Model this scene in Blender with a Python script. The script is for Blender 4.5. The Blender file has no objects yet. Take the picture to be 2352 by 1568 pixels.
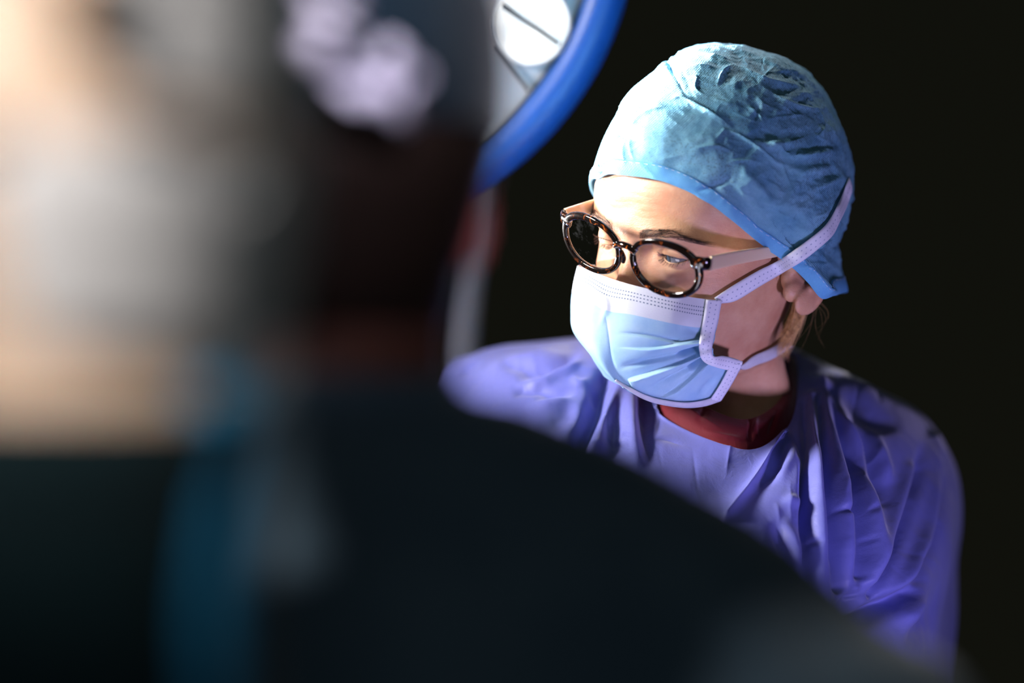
import bpy, math, random
import numpy as np
from mathutils import Vector, noise as mnoise

random.seed(7); rng = np.random.default_rng(7)
sc = bpy.context.scene
COL = sc.collection
F = 6533.3          # focal length in pixels of the 2352 wide frame (100 mm on 36 mm)
CZ = 1.55           # camera height

# ------------------------------------------------------------------ camera
cam = bpy.data.cameras.new('camera'); cam.lens = 100; cam.sensor_width = 36; cam.clip_start = 0.05
camo = bpy.data.objects.new('camera', cam); COL.objects.link(camo); sc.camera = camo
camo.location = (0, 0, CZ); camo.rotation_euler = (math.radians(90), 0, 0)
cam.dof.use_dof = True; cam.dof.focus_distance = 2.065; cam.dof.aperture_fstop = 1.7
# ------------------------------------------------------------------ world and light
wd = bpy.data.worlds.new('world'); sc.world = wd; wd.use_nodes = True
wd.node_tree.nodes['Background'].inputs[0].default_value = (0.0052, 0.0054, 0.0036, 1)
wd.node_tree.nodes['Background'].inputs[1].default_value = 1.0
sc.view_settings.view_transform = 'Standard'; sc.view_settings.look = 'None'
sc.view_settings.exposure = 0.0; sc.view_settings.gamma = 1.0; sc.view_settings.use_curve_mapping = False
sc.cycles.use_denoising = True
sc.cycles.max_bounces = 8

def aim(o, target):
    o.rotation_euler = (Vector(target) - Vector(o.location)).to_track_quat('-Z', 'Y').to_euler()
def area(name, loc, target, power, size, color, shape='DISK', spread=180):
    l = bpy.data.lights.new(name, 'AREA'); l.energy = power; l.shape = shape; l.size = size; l.color = color
    l.spread = math.radians(spread)
    o = bpy.data.objects.new(name, l); COL.objects.link(o); o.location = loc; aim(o, target); return o
def spot(name, loc, target, power, angle, color, radius=0.05, blend=0.3):
    l = bpy.data.lights.new(name, 'SPOT'); l.energy = power; l.color = color
    l.spot_size = math.radians(angle); l.spot_blend = blend; l.shadow_soft_size = radius
    o = bpy.data.objects.new(name, l); COL.objects.link(o); o.location = loc; aim(o, target); return o
HEADT = (0.13, 2.10, 1.62)
spot('surgical_rim_light', (-1.30, 2.90, 1.36), (0.05, 2.12, 1.755), 800, 13, (1.0, 0.98, 0.96), 0.07, 0.9)
spot('added_side_spot', (-1.38, 2.40, 2.00), (0.030, 2.13, 1.775), 3600, 7.5, (1.0, 0.98, 0.96), 0.06, 0.8)  # extra unseen spot, added to whiten the upper left of the surgeon's cap
spot('surgical_back_light', (0.42, 2.98, 2.80), (0.14, 2.16, 1.78), 130, 8.5, (0.94, 0.98, 1.0), 0.07, 0.8)
area('surgical_key_light', (-1.12, 1.78, 2.06), (0.10, 2.08, 1.54), 3.7, 0.28, (1.0, 0.95, 0.90), spread=46)
area('violet_fill_light', (0.70, 1.20, 0.95), (0.22, 2.05, 1.40), 0.80, 0.16, (0.60, 0.50, 1.0), spread=46)
area('table_bounce_light', (-0.20, 1.72, 1.00), (0.10, 2.08, 1.50), 0.42, 0.35, (0.86, 0.84, 1.0), spread=90)
spot('assistant_spot', (-0.75, -0.15, 1.95), (-0.17, 0.92, 1.66), 100, 16.5, (1.0, 0.96, 0.92), 0.06, 0.5)  # unseen narrow spot, added to brighten only the colleague at the left edge
spot('crown_spot', (0.25, 0.20, 2.30), (-0.080, 1.22, 1.725), 170, 12.5, (0.9, 0.86, 1.0), 0.04, 0.9)  # unseen spot, added to brighten the pale strip on the dark cap
area('added_fill_light', (0.3, -1.3, 2.5), (0.0, 1.4, 1.3), 6.5, 1.6, (0.80, 0.95, 1.0), 'DISK')  # unseen fill behind the camera, added to lift the dark foreground colleague

# ------------------------------------------------------------------ helpers
def P(px, py, y):
    px, py, y = np.asarray(px, float), np.asarray(py, float), np.asarray(y, float)
    return np.stack(np.broadcast_arrays((px-1176)*y/F, y, CZ-(py-784)*y/F), -1)
def proj(V):
    V = np.asarray(V)
    return 1176+F*V[..., 0]/V[..., 1], 784-F*(V[..., 2]-CZ)/V[..., 1]
def rotm(y, p, r):
    y, p, r = np.radians([y, p, r]); cy, sy, cp, sp, cr, sr = np.cos(y), np.sin(y), np.cos(p), np.sin(p), np.cos(r), np.sin(r)
    return np.array([[cy, -sy, 0], [sy, cy, 0], [0, 0, 1]]) @ np.array([[cr, 0, sr], [0, 1, 0], [-sr, 0, cr]]) @ np.array([[1, 0, 0], [0, cp, -sp], [0, sp, cp]])
RH = rotm(-42, 14, 13); OH = P(1638, 509, 2.13)
def h2w(L): return OH + np.asarray(L, float) @ RH.T
def w2h(W): return (np.asarray(W, float)-OH) @ RH
def on(px, py, c, r):
    o = w2h(np.array([0, 0, CZ])); d = w2h(P(px, py, 1.0))-o; d /= np.linalg.norm(d)
    c, r = np.array(c), np.array(r); a = (o-c)/r; b = d/r
    A, B, C = b@b, a@b, a@a-1; t = (-B-math.sqrt(max(B*B-A*C, 0)))/A
    return o+t*d
def onx(px, py, x):
    o = w2h(np.array([0, 0, CZ])); d = w2h(P(px, py, 1.0))-o
    return o+d*(x-o[0])/d[0]

def catmull(pts, t, closed=False):
    """pts [n,k]; t in control units"""
    pts = np.asarray(pts, float); n = len(pts); t = np.asarray(t, float); i = np.floor(t).astype(int)
    if not closed: i = np.clip(i, 0, n-2)
    f = (t-i)[(...,)+(None,)*(pts.ndim-1)]
    if closed: g = lambda k: pts[(i+k) % n]
    else:
        ext = np.concatenate([[2*pts[0]-pts[1]], pts, [2*pts[-1]-pts[-2]]]); g = lambda k: ext[np.clip(i+k+1, 0, n+1)]
    p0, p1, p2, p3 = g(-1), g(0), g(1), g(2)
    return 0.5*(2*p1+(p2-p0)*f+(2*p0-5*p1+4*p2-p3)*f*f+(3*p1-p0-3*p2+p3)*f**3)
def resample(pts, n):
    return catmull(pts, np.linspace(0, len(pts)-1, n))
def net(ctrl, nu, nv, cu=False, cv=False):
    """ctrl [a,b,3] -> [nu,nv,3]"""
    ctrl = np.asarray(ctrl, float); a, b = ctrl.shape[:2]
    tu = np.linspace(0, a, nu, endpoint=False) if cu else np.linspace(0, a-1, nu)
    tv = np.linspace(0, b, nv, endpoint=False) if cv else np.linspace(0, b-1, nv)
    X = catmull(ctrl, tu, cu)
    return np.swapaxes(catmull(np.swapaxes(X, 0, 1), tv, cv), 0, 1)

def setp(o, label=None, cat=None, group=None, kind=None):
    if label: o['label'] = label
    if cat: o['category'] = cat
    if group: o['group'] = group
    if kind: o['kind'] = kind
    return o
def mkobj(name, verts, faces, mat, parent=None, smooth=True, uv=None):
    me = bpy.data.meshes.new(name)
    me.from_pydata([tuple(v) for v in np.asarray(verts).reshape(-1, 3)], [], [tuple(int(i) for i in f) for f in faces])
    if smooth: me.polygons.foreach_set('use_smooth', [True]*len(me.polygons))
    if uv is not None:
        l = me.uv_layers.new(name='UVMap'); vi = np.zeros(len(me.loops), int); me.loops.foreach_get('vertex_index', vi)
        l.data.foreach_set('uv', np.asarray(uv, float)[vi].ravel())
    if mat: me.materials.append(mat)
    o = bpy.data.objects.new(name, me); COL.objects.link(o)
    if parent is not None:
        o.parent = parent
        o.matrix_parent_inverse = parent_world(parent).inverted()
    return o
def parent_world(o):
    from mathutils import Matrix
    m = Matrix.LocRotScale(o.location, o.rotation_euler, o.scale)
    if o.parent: m = parent_world(o.parent) @ o.matrix_parent_inverse @ m
    return m
def empty(name, loc):
    o = bpy.data.objects.new(name, None); COL.objects.link(o); o.location = loc; o.empty_display_size = 0.05; return o
def gfaces(nu, nv, cu=False, cv=False, flip=False, off=0):
    iu = np.arange(nu if cu else nu-1); iv = np.arange(nv if cv else nv-1)
    I, J = np.meshgrid(iu, iv, indexing='ij'); I2, J2 = (I+1) % nu, (J+1) % nv
    f = np.stack([I*nv+J, I2*nv+J, I2*nv+J2, I*nv+J2], -1).reshape(-1, 4)+off
    return f[:, ::-1] if flip else f
def gnormals(V, cu=False, cv=False):
    def d(V, ax, c):
        if c: return np.roll(V, -1, ax)-np.roll(V, 1, ax)
        return np.gradient(V, axis=ax)
    n = np.cross(d(V, 0, cu), d(V, 1, cv)); return n/np.maximum(np.linalg.norm(n, axis=-1, keepdims=True), 1e-12)
def merge(parts):
    vs, fs, o = [], [], 0
    for v, f in parts:
        v = np.asarray(v).reshape(-1, 3); vs.append(v); fs += [tuple(int(i)+o for i in q) for q in f]; o += len(v)
    return np.concatenate(vs), fs
def seg_dist(X, Y, pl):
    """signed distance to polyline in pixels, plus 0..1 parameter along it"""
    best = np.full(X.shape, 1e9); sg = np.zeros(X.shape); tt = np.zeros(X.shape); n = len(pl)-1
    for k in range(n):
        a, b = np.array(pl[k], float), np.array(pl[k+1], float); d = b-a; L2 = d@d
        t = np.clip(((X-a[0])*d[0]+(Y-a[1])*d[1])/L2, 0, 1)
        ex, ey = X-a[0]-t*d[0], Y-a[1]-t*d[1]; q = np.hypot(ex, ey); m = q < best
        best = np.where(m, q, best); sg = np.where(m, np.sign(d[0]*ey-d[1]*ex), sg); tt = np.where(m, (k+t)/n, tt)
    return best*sg, tt
def strokes(V, N, S, front=True, scale=1.0):
    """fold lines: each (kind, width, height in mm, [(x,y)..]); g soft ridge, s sharp ridge, t step (raised on the right-hand side)"""
    X, Y = proj(V); view = V-np.array([0, 0, CZ]); view /= np.linalg.norm(view, axis=-1, keepdims=True)
    fac = np.clip(-(N*view).sum(-1)*4+0.3, 0, 1) if front else 1.0
    D = np.zeros(X.shape)
    for s in S:
        kind, w, h, pl = s[:4]; pl = [tuple(p) for p in resample(np.array(pl, float), max(2, 4*len(pl)))]
        xs = [p[0] for p in pl]; ys = [p[1] for p in pl]; R = 4*w+6
        m = (X > min(xs)-R) & (X < max(xs)+R) & (Y > min(ys)-R) & (Y < max(ys)+R)
        if not m.any(): continue
        d, t = seg_dist(X[m], Y[m], pl)
        e0 = s[4] if len(s) > 4 else 0.0; e1 = s[5] if len(s) > 5 else 0.0
        ln_ = sum(math.hypot(xs[i+1]-xs[i], ys[i+1]-ys[i]) for i in range(len(xs)-1)); h = h*min(1, .35+ln_/(14*w))
        tap = (e0+(1-e0)*np.clip(t/0.42, 0, 1))*(e1+(1-e1)*np.clip((1-t)/0.42, 0, 1)); tap = tap*tap*(3-2*tap)
        if kind == 'g': v = np.exp(-(d/w)**2)
        elif kind == 's': v = np.exp(-np.abs(d)/w)*1.1
        else: v = np.where(d > 0, np.exp(-(d/(w*2.2))**2), 0)*np.clip(d/(0.25*w), 0, 1)
        D[m] += h*0.001*v*tap
    return V+N*(D*fac*scale)[..., None]
def fbm(V, scale, octv=4, ridged=False, off=0.0):
    fl = V.reshape(-1, 3)*scale+off; out = np.empty(len(fl))
    for i, p in enumerate(fl):
        s, a, q = 0.0, 1.0, Vector(p)
        for _ in range(octv):
            n = mnoise.noise(q); s += a*(1-2*abs(n)*1.6 if ridged else n); a *= 0.5; q = q*2.03
        out[i] = s
    return out.reshape(V.shape[:-1])
def tube_mesh(pts, rad, seg=12, flat=1.0, cap=True, up=(0, 0, 1)):
    pts = np.asarray(pts, float); n = len(pts); rad = np.broadcast_to(np.asarray(rad, float), (n,))
    T = np.gradient(pts, axis=0); T /= np.linalg.norm(T, axis=1, keepdims=True); up = np.asarray(up, float)
    A = np.cross(T, up); A /= np.maximum(np.linalg.norm(A, axis=1, keepdims=True), 1e-9); B = np.cross(A, T)
    a = np.linspace(0, 2*np.pi, seg, endpoint=False)
    V = pts[:, None]+rad[:, None, None]*(np.cos(a)[None, :, None]*A[:, None]*flat+np.sin(a)[None, :, None]*B[:, None])
    f = [tuple(q) for q in gfaces(n, seg, cv=True, flip=True)]
    if cap: f += [tuple(range(seg)), tuple(range((n-1)*seg, n*seg))[::-1]]
    return V.reshape(-1, 3), f
def ellipsoid(c, r, n=24, m=16, R=None):
    u = np.linspace(0, 2*np.pi, n, endpoint=False); v = np.linspace(0.02, np.pi-0.02, m)
    V = np.stack([np.sin(v)[:, None]*np.cos(u), np.sin(v)[:, None]*np.sin(u), np.cos(v)[:, None]*np.ones(n)], -1)*np.array(r)
    if R is not None: V = V @ R.T
    V = V+np.array(c)
    f = [tuple(q) for q in gfaces(m, n, cv=True, flip=False)]
    f += [tuple(range(n))[::-1], tuple(range((m-1)*n, m*n))]
    return V.reshape(-1, 3), f
def remesh(name, parts, voxel, smooth=6, extra=None):
    v, f = merge(parts); o = mkobj(name, v, f, None)
    m = o.modifiers.new('r', 'REMESH'); m.mode = 'VOXEL'; m.voxel_size = voxel; m.use_smooth_shade = True
    if smooth: s = o.modifiers.new('s', 'SMOOTH'); s.iterations = smooth; s.factor = 0.5
    dg = bpy.context.evaluated_depsgraph_get(); dg.update()
    me = bpy.data.meshes.new_from_object(o.evaluated_get(dg))
    v = np.empty(len(me.vertices)*3); me.vertices.foreach_get('co', v)
    f = [tuple(p.vertices) for p in me.polygons]
    bpy.data.objects.remove(o); bpy.data.meshes.remove(me)
    return v.reshape(-1, 3), f

# ------------------------------------------------------------------ materials
def srgb(r, g, b):
    f = lambda c: c/12.92 if c <= 0.04045 else ((c+0.055)/1.055)**2.4
    return (f(r/255), f(g/255), f(b/255), 1)
class Mat:
    def __init__(s, name, color=(.5, .5, .5, 1), rough=0.6, **kw):
        s.m = bpy.data.materials.new(name); s.m.use_nodes = True; s.nt = s.m.node_tree
        s.b = s.nt.nodes['Principled BSDF']; s.out = s.nt.nodes['Material Output']
        s.b.inputs['Base Color'].default_value = color; s.b.inputs['Roughness'].default_value = rough
        for k, v in kw.items(): s.b.inputs[k.replace('_', ' ')].default_value = v
    def n(s, t, **kw):
        nd = s.nt.nodes.new(t)
        for k, v in kw.items():
            if hasattr(nd, k): setattr(nd, k, v)
            else: nd.inputs[k.replace('_', ' ')].default_value = v
        return nd
    def l(s, a, b): s.nt.links.new(a, b)
    def coord(s, kind='Object'): return s.n('ShaderNodeTexCoord').outputs[kind]
    def noise(s, scale, detail=4, rough=0.5, vec=None, dist=0.0):
        nd = s.n('ShaderNodeTexNoise'); nd.inputs['Scale'].default_value = scale; nd.inputs['Detail'].default_value = detail
        nd.inputs['Roughness'].default_value = rough; nd.inputs['Distortion'].default_value = dist
        s.l(vec if vec is not None else s.coord(), nd.inputs['Vector']); return nd.outputs['Fac']
    def ramp(s, fac, stops):
        r = s.n('ShaderNodeValToRGB'); e = r.color_ramp.elements
        while len(e) < len(stops): e.new(0.5)
        for i, (p, c) in enumerate(stops): e[i].position = p; e[i].color = c
        s.l(fac, r.inputs[0]); return r.outputs[0]
    def bump(s, h, strength, dist, prev=None):
        b = s.n('ShaderNodeBump'); b.inputs['Strength'].default_value = strength; b.inputs['Distance'].default_value = dist
        s.l(h, b.inputs['Height'])
        if prev is not None: s.l(prev, b.inputs['Normal'])
        return b.outputs[0]
    def math(s, op, a, b=None, c=None):
        nd = s.n('ShaderNodeMath'); nd.operation = op
        for i, x in enumerate((a, b, c)):
            if x is None: continue
            if isinstance(x, (int, float)): nd.inputs[i].default_value = x
            else: s.l(x, nd.inputs[i])
        return nd.outputs[0]
    def mix(s, fac, a, b):
        nd = s.n('ShaderNodeMix'); nd.data_type = 'RGBA'
        for i, x in ((0, fac), (6, a), (7, b)):
            if isinstance(x, (int, float, tuple)): nd.inputs[i].default_value = x
            else: s.l(x, nd.inputs[i])
        return nd.outputs[2]

def skin_mat(name, base, dark, bumps=True):
    M = Mat(name, base, 0.46, Subsurface_Weight=0.22, Subsurface_Scale=0.006)
    M.b.inputs['Subsurface Radius'].default_value = (1.0, 0.35, 0.2)
    M.b.inputs['Specular IOR Level'].default_value = 0.4
    c = M.ramp(M.noise(38, 6, 0.6), [(0.3, dark), (0.68, base)])
    M.l(c, M.b.inputs['Base Color'])
    if bumps:
        co = M.coord()
        mp = M.n('ShaderNodeMapping'); mp.inputs['Scale'].default_value = (1, 1, 3.2); M.l(co, mp.inputs['Vector'])
        wr = M.noise(170, 3, 0.55, mp.outputs[0], 1.2)
        b1 = M.bump(wr, 0.20, 0.0014)
        v = M.n('ShaderNodeTexVoronoi'); v.inputs['Scale'].default_value = 1100; M.l(co, v.inputs['Vector'])
        b2 = M.bump(v.outputs['Distance'], 0.18, 0.0005, b1)
        M.l(b2, M.b.inputs['Normal'])
    return M.m
M_skin = skin_mat('skin', srgb(214, 168, 136), srgb(194, 138, 108))

def cloth_mat(name, color, color2, dot=900, trans=0.25, rough=0.75, bump=0.35, uvdots=False, spec=0.25, stain=None):
    """non-woven sheet: embossed grid of dots and random fibres"""
    M = Mat(name, color, rough); M.b.inputs['Specular IOR Level'].default_value = spec
    co = M.coord()
    fib = M.noise(900, 3, 0.7, co, 0.6)
    c = M.ramp(M.noise(45, 5, 0.65, co), [(0.32, color2), (0.66, color)])
    c = M.mix(M.math('MULTIPLY', M.math('SUBTRACT', fib, 0.35), 0.55), c, color2)
    if stain is not None:
        patch = M.ramp(M.noise(14, 2, 0.5, co), [(0.42, (0, 0, 0, 1)), (0.6, (1, 1, 1, 1))])
        sp = M.ramp(M.noise(620, 4, 0.75, co), [(0.52, (0, 0, 0, 1)), (0.62, (1, 1, 1, 1))])
        c = M.mix(M.math('MULTIPLY', M.math('MULTIPLY', sp, patch), 0.75), c, stain)
    M.l(c, M.b.inputs['Base Color'])
    src = M.coord('UV') if uvdots else co
    sep = M.n('ShaderNodeSeparateXYZ'); M.l(src, sep.inputs[0])
    k = dot
    sx = M.math('SINE', M.math('MULTIPLY', sep.outputs[0], k)); sz = M.math('SINE', M.math('MULTIPLY', sep.outputs[1 if uvdots else 2], k))
    g = M.math('MULTIPLY', sx, sz)
    n1 = M.bump(g, bump*0.6, 0.0005); n2 = M.bump(fib, bump, 0.0006, n1)
    n3 = M.bump(M.noise(60, 3, 0.5, co, 0.8), bump*.6, 0.002, n2); M.l(n3, M.b.inputs['Normal'])
    if trans:
        t = M.n('ShaderNodeBsdfTranslucent'); M.l(c, t.inputs[0]); mx = M.n('ShaderNodeMixShader'); mx.inputs[0].default_value = trans
        M.l(M.b.outputs[0], mx.inputs[1]); M.l(t.outputs[0], mx.inputs[2]); M.l(mx.outputs[0], M.out.inputs[0])
    return M.m
M_cap = cloth_mat('cap_nonwoven', srgb(126, 180, 206), srgb(88, 146, 178), dot=3900, trans=0.12, uvdots=True, bump=0.4, stain=srgb(70, 96, 104))
M_band = cloth_mat('cap_band_nonwoven', srgb(112, 182, 228), srgb(92, 160, 214), dot=3000, trans=0.1, uvdots=True, bump=0.3)
M_white = cloth_mat('white_nonwoven', srgb(222, 222, 232), srgb(205, 206, 220), dot=3200, trans=0.2, uvdots=True, bump=0.3)
M_thread = Mat('thread', srgb(206, 220, 236), 0.7).m

def mask_mat():
    M = Mat('mask_nonwoven', srgb(150, 200, 232), 0.75); M.b.inputs['Specular IOR Level'].default_value = 0.2
    uv = M.n('ShaderNodeSeparateXYZ'); M.l(M.coord('UV'), uv.inputs[0]); u, v = uv.outputs[0], uv.outputs[1]
    co = M.coord(); fib = M.noise(800, 3, 0.7, co, 0.6)
    blue = M.ramp(M.noise(40, 4, 0.6, co), [(0.3, srgb(152, 196, 230)), (0.7, srgb(178, 214, 238))])
    band = M.math('LESS_THAN', v, 0.225)
    c = M.mix(band, blue, srgb(216, 222, 234))
    # three rows of pressed dashes along the top band
    dots = None
    for v0 in (0.065, 0.095, 0.125):
        row = M.math('LESS_THAN', M.math('ABSOLUTE', M.math('SUBTRACT', v, v0)), 0.0045)
        d = M.math('LESS_THAN', M.math('FRACT', M.math('MULTIPLY', u, 74.0)), 0.5)
        q = M.math('MULTIPLY', row, d); dots = q if dots is None else M.math('MAXIMUM', dots, q)
    c = M.mix(M.math('MULTIPLY', dots, 0.85), c, srgb(70, 100, 140))
    M.l(c, M.b.inputs['Base Color'])
    rib = M.math('SINE', M.math('MULTIPLY', M.math('ADD', v, M.math('MULTIPLY', u, 0.9)), 900.0))
    n1 = M.bump(rib, 0.12, 0.0003); n2 = M.bump(fib, 0.3, 0.0005, n1)
    n3 = M.bump(M.math('SUBTRACT', 1.0, dots), 0.8, 0.0005, n2); M.l(n3, M.b.inputs['Normal'])
    t = M.n('ShaderNodeBsdfTranslucent'); M.l(c, t.inputs[0]); mx = M.n('ShaderNodeMixShader'); mx.inputs[0].default_value = 0.15
    M.l(M.b.outputs[0], mx.inputs[1]); M.l(t.outputs[0], mx.inputs[2]); M.l(mx.outputs[0], M.out.inputs[0])
    return M.m
M_mask = mask_mat()
def bind_mat():
    M = Mat('mask_binding_white', srgb(214, 216, 234), 0.75); uv = M.n('ShaderNodeSeparateXYZ'); M.l(M.coord('UV'), uv.inputs[0]); u, v = uv.outputs[0], uv.outputs[1]
    dots = None
    for v0, ph in ((0.34, 0.0), (0.7, 0.4)):
        row = M.math('LESS_THAN', M.math('ABSOLUTE', M.math('SUBTRACT', v, v0)), 0.038)
        d = M.math('LESS_THAN', M.math('FRACT', M.math('ADD', M.math('MULTIPLY', u, 1.0), ph)), 0.28)
        q = M.math('MULTIPLY', row, d); dots = q if dots is None else M.math('MAXIMUM', dots, q)
    c = M.mix(M.math('MULTIPLY', dots, 0.6), srgb(216, 218, 235), srgb(96, 120, 165)); M.l(c, M.b.inputs['Base Color'])
    n = M.bump(M.noise(800, 3, 0.7), 0.35, 0.0005); n = M.bump(M.math('SUBTRACT', 1.0, dots), 0.8, 0.0005, n); M.l(n, M.b.inputs['Normal'])
    return M.m
M_bind = bind_mat()

def gown_mat(name, c1, c2, spec=0.35, rough=0.5):
    M = Mat(name, c1, rough); M.b.inputs['Specular IOR Level'].default_value = spec
    M.b.inputs['Sheen Weight'].default_value = 0.25; M.b.inputs['Sheen Roughness'].default_value = 0.4
    co = M.coord(); M.l(M.ramp(M.noise(12, 5, 0.6, co), [(0.3, c2), (0.7, c1)]), M.b.inputs['Base Color'])
    n = M.bump(M.noise(60, 6, 0.62, co, 0.5), 0.25, 0.004); n = M.bump(M.noise(1100, 2, 0.5, co), 0.2, 0.0004, n)
    M.l(n, M.b.inputs['Normal']); return M.m
M_gown = gown_mat('blue_gown', srgb(108, 112, 188), srgb(92, 96, 172))
M_red = gown_mat('red_scrub', srgb(104, 14, 32), srgb(84, 10, 24), 0.2, 0.7)
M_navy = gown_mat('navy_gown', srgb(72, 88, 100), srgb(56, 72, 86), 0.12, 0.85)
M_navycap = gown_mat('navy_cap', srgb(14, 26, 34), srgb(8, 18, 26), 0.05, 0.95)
M_teal = gown_mat('teal_trim', srgb(34, 132, 176), srgb(22, 110, 152), 0.2, 0.8)

def hair_mat(name, a, b):
    M = Mat(name, a, 0.4); M.l(M.ramp(M.noise(300, 2), [(0.35, b), (0.65, a)]), M.b.inputs['Base Color']); return M.m
M_blond = hair_mat('blond_hair', srgb(240, 196, 124), srgb(178, 126, 68))
M_brow = hair_mat('brow_hair', srgb(70, 50, 44), srgb(38, 26, 24))
M_dark = hair_mat('dark_hair', srgb(34, 22, 18), srgb(18, 12, 10))

def tort_mat():
    M = Mat('tortoiseshell', srgb(30, 16, 10), 0.12, Coat_Weight=0.6)
    f = M.noise(130, 3, 0.6, None, 1.4)
    c = M.ramp(f, [(0.56, srgb(14, 8, 7)), (0.64, srgb(96, 44, 16)), (0.73, srgb(224, 128, 52))])
    M.l(c, M.b.inputs['Base Color']); return M.m
M_tort = tort_mat()
M_cream = Mat('cream_acetate', srgb(226, 200, 168), 0.35, Subsurface_Weight=0.15, Subsurface_Scale=0.003, Coat_Weight=0.2).m
M_metal = Mat('rivet_metal', srgb(190, 195, 205), 0.2, Metallic=1.0).m
def lens_mat():
    M = Mat('lens_glass'); g = M.n('ShaderNodeBsdfGlossy'); g.inputs['Roughness'].default_value = 0.0
    t = M.n('ShaderNodeBsdfTransparent'); t.inputs[0].default_value = (0.93, 0.94, 0.95, 1)
    fr = M.n('ShaderNodeFresnel'); fr.inputs[0].default_value = 1.25
    df = M.n('ShaderNodeBsdfDiffuse'); df.inputs[0].default_value = (0.8, 0.82, 0.85, 1)
    sm = M.math('MULTIPLY', M.ramp(M.noise(40, 5, 0.7), [(0.50, (0, 0, 0, 1)), (0.75, (1, 1, 1, 1))]), 0.035)
    m1 = M.n('ShaderNodeMixShader'); M.l(fr.outputs[0], m1.inputs[0]); M.l(t.outputs[0], m1.inputs[1]); M.l(g.outputs[0], m1.inputs[2])
    m2 = M.n('ShaderNodeMixShader'); M.l(sm, m2.inputs[0]); M.l(m1.outputs[0], m2.inputs[1]); M.l(df.outputs[0], m2.inputs[2])
    M.l(m2.outputs[0], M.out.inputs[0]); return M.m
M_lens = lens_mat()
def eye_mat():
    M = Mat('eye', srgb(210, 208, 212), 0.08, Coat_Weight=1.0)
    uv = M.n('ShaderNodeSeparateXYZ'); M.l(M.coord('UV'), uv.inputs[0]); v = uv.outputs[1]
    c = M.ramp(v, [(0.0, srgb(8, 8, 10)), (0.14, srgb(8, 8, 10)), (0.16, srgb(70, 92, 112)), (0.27, srgb(44, 60, 78)), (0.30, srgb(20, 26, 34)), (0.325, srgb(120, 120, 128))])
    M.l(c, M.b.inputs['Base Color']); return M.m
M_eye = eye_mat()

# ================================================================== THE SURGEON
floor_z = 0.0
surgeon = empty('person', (0.19, 2.22, 0.0))
setp(surgeon, 'surgeon in blue cap, face mask, tortoiseshell glasses and blue gown looking down, at right', 'person')
surgeon['label'] = 'person in light blue cap, pleated mask and violet-blue gown looking down, sharp, at right'

# ---- head, neck and upper chest: one skin surface
prof = np.array([  # Fy, Fz, By, Bz, w, n
 (.009, .1165, .011, .1165, .0015, 2), (-.018, .1155, .036, .1150, .026, 2), (-.040, .109, .060, .107, .046, 2), (-.066, .094, .079, .090, .061, 2), (-.084, .073, .090, .066, .0695, 2.1),
 (-.0945, .048, .0965, .040, .0745, 2.2), (-.0980, .026, .097, .016, .0750, 2.3), (-.0985, .012, .095, .003, .0735, 2.35),
 (-.0930, 0, .092, -.008, .0715, 2.35), (-.0910, -.014, .088, -.020, .0700, 2.35), (-.0915, -.030, .080, -.035, .068, 2.3),
 (-.0930, -.048, .070, -.048, .065, 2.2), (-.0950, -.062, .067, -.058, .062, 2.2), (-.0945, -.077, .064, -.066, .0590, 2.15),
 (-.0935, -.092, .062, -.073, .055, 2.1), (-.084, -.106, .061, -.080, .0525, 2.1), (-.060, -.108, .060, -.088, .053, 2.0),
 (-.036, -.108, .053, -.096, .050, 2), (-.020, -.118, .054, -.106, .050, 2), (-.012, -.136, .058, -.120, .0505, 2),
 (-.006, -.160, .066, -.140, .053, 2), (.000, -.182, .078, -.162, .068, 2), (.000, -.205, .095, -.185, .105, 2.1), (-.010, -.240, .105, -.225, .130, 2.2), (-.02, -.30, .10, -.29, .13, 2.2)])
NR, NA = 560, 420
tp = resample(prof, NR)
a0 = np.linspace(-np.pi, np.pi, NA, endpoint=False)
ang = a0-0.35*np.sin(a0)          # denser at the front
ang = np.where(True, ang, a0)
def head_base(tp, ang):
    Fp = tp[:, None, 0:2]; Bp = tp[:, None, 2:4]; w = tp[:, None, 4]; n = np.clip(tp[:, None, 5], 1.9, 2.6)
    c, s = np.cos(ang)[None], np.sin(ang)[None]
    n = np.where(c > 0, n, 2.0)
    cc = np.sign(c)*np.abs(c)**(2/n); ss = np.sign(s)*np.abs(s)**(2/n)
    C = (Fp+Bp)/2; H = (Fp-Bp)/2
    yz = C+cc[..., None]*H
    return np.stack([ss*w, yz[..., 0], yz[..., 1]], -1)
L = head_base(tp, ang)
Nn = gnormals(L, cv=True)
ctr = np.array([0, 0, 0.0]); 
if (Nn[200]*(L[200]-L[200].mean(0))).sum() < 0: Nn = -Nn
x, y, z = L[..., 0], L[..., 1], L[..., 2]; front = np.clip((-y-0.02)/0.03, 0, 1); ax = np.abs(x)
def G(v, s): return np.exp(-(v/s)**2)
zs = np.clip(-z, -0.02, 0.2)
nh = np.interp(zs, [-.02, -.008, .004, .014, .028, .038, .044, .052, .06], [0, .0015, .005, .010, .0175, .023, .022, .006, 0])
nw = np.interp(zs, [-.02, .0, .012, .028, .042, .06], [.006, .0068, .0078, .0098, .0125, .012])
d = nh*np.exp(-np.abs(x/nw)**2.2)
d += .0065*G(ax-.0115, .0055)*G(z+.042, .007)
d += .0030*G(ax-.026, .020)*G(z-.0155, .0075)
d -= .0065*G(ax-.030, .0135)*G(z+.001, .0095)
d -= .0040*G(ax-.0145, .0055)*G(z-.001, .008)
d += .0035*G(ax-.045, .016)*G(z+.030, .014)
d -= .0020*G(ax-.060, .014)*G(z-.012, .016)
d -= .0025*G(ax-.052, .014)*G(z+.062, .016)
d += .0035*G(x, .016)*G(z+.092, .010)
d += .0030*G(x, .018)*G(z+.062, .006)-.0015*G(x, .02)*G(z+.0625, .0015)
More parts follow.
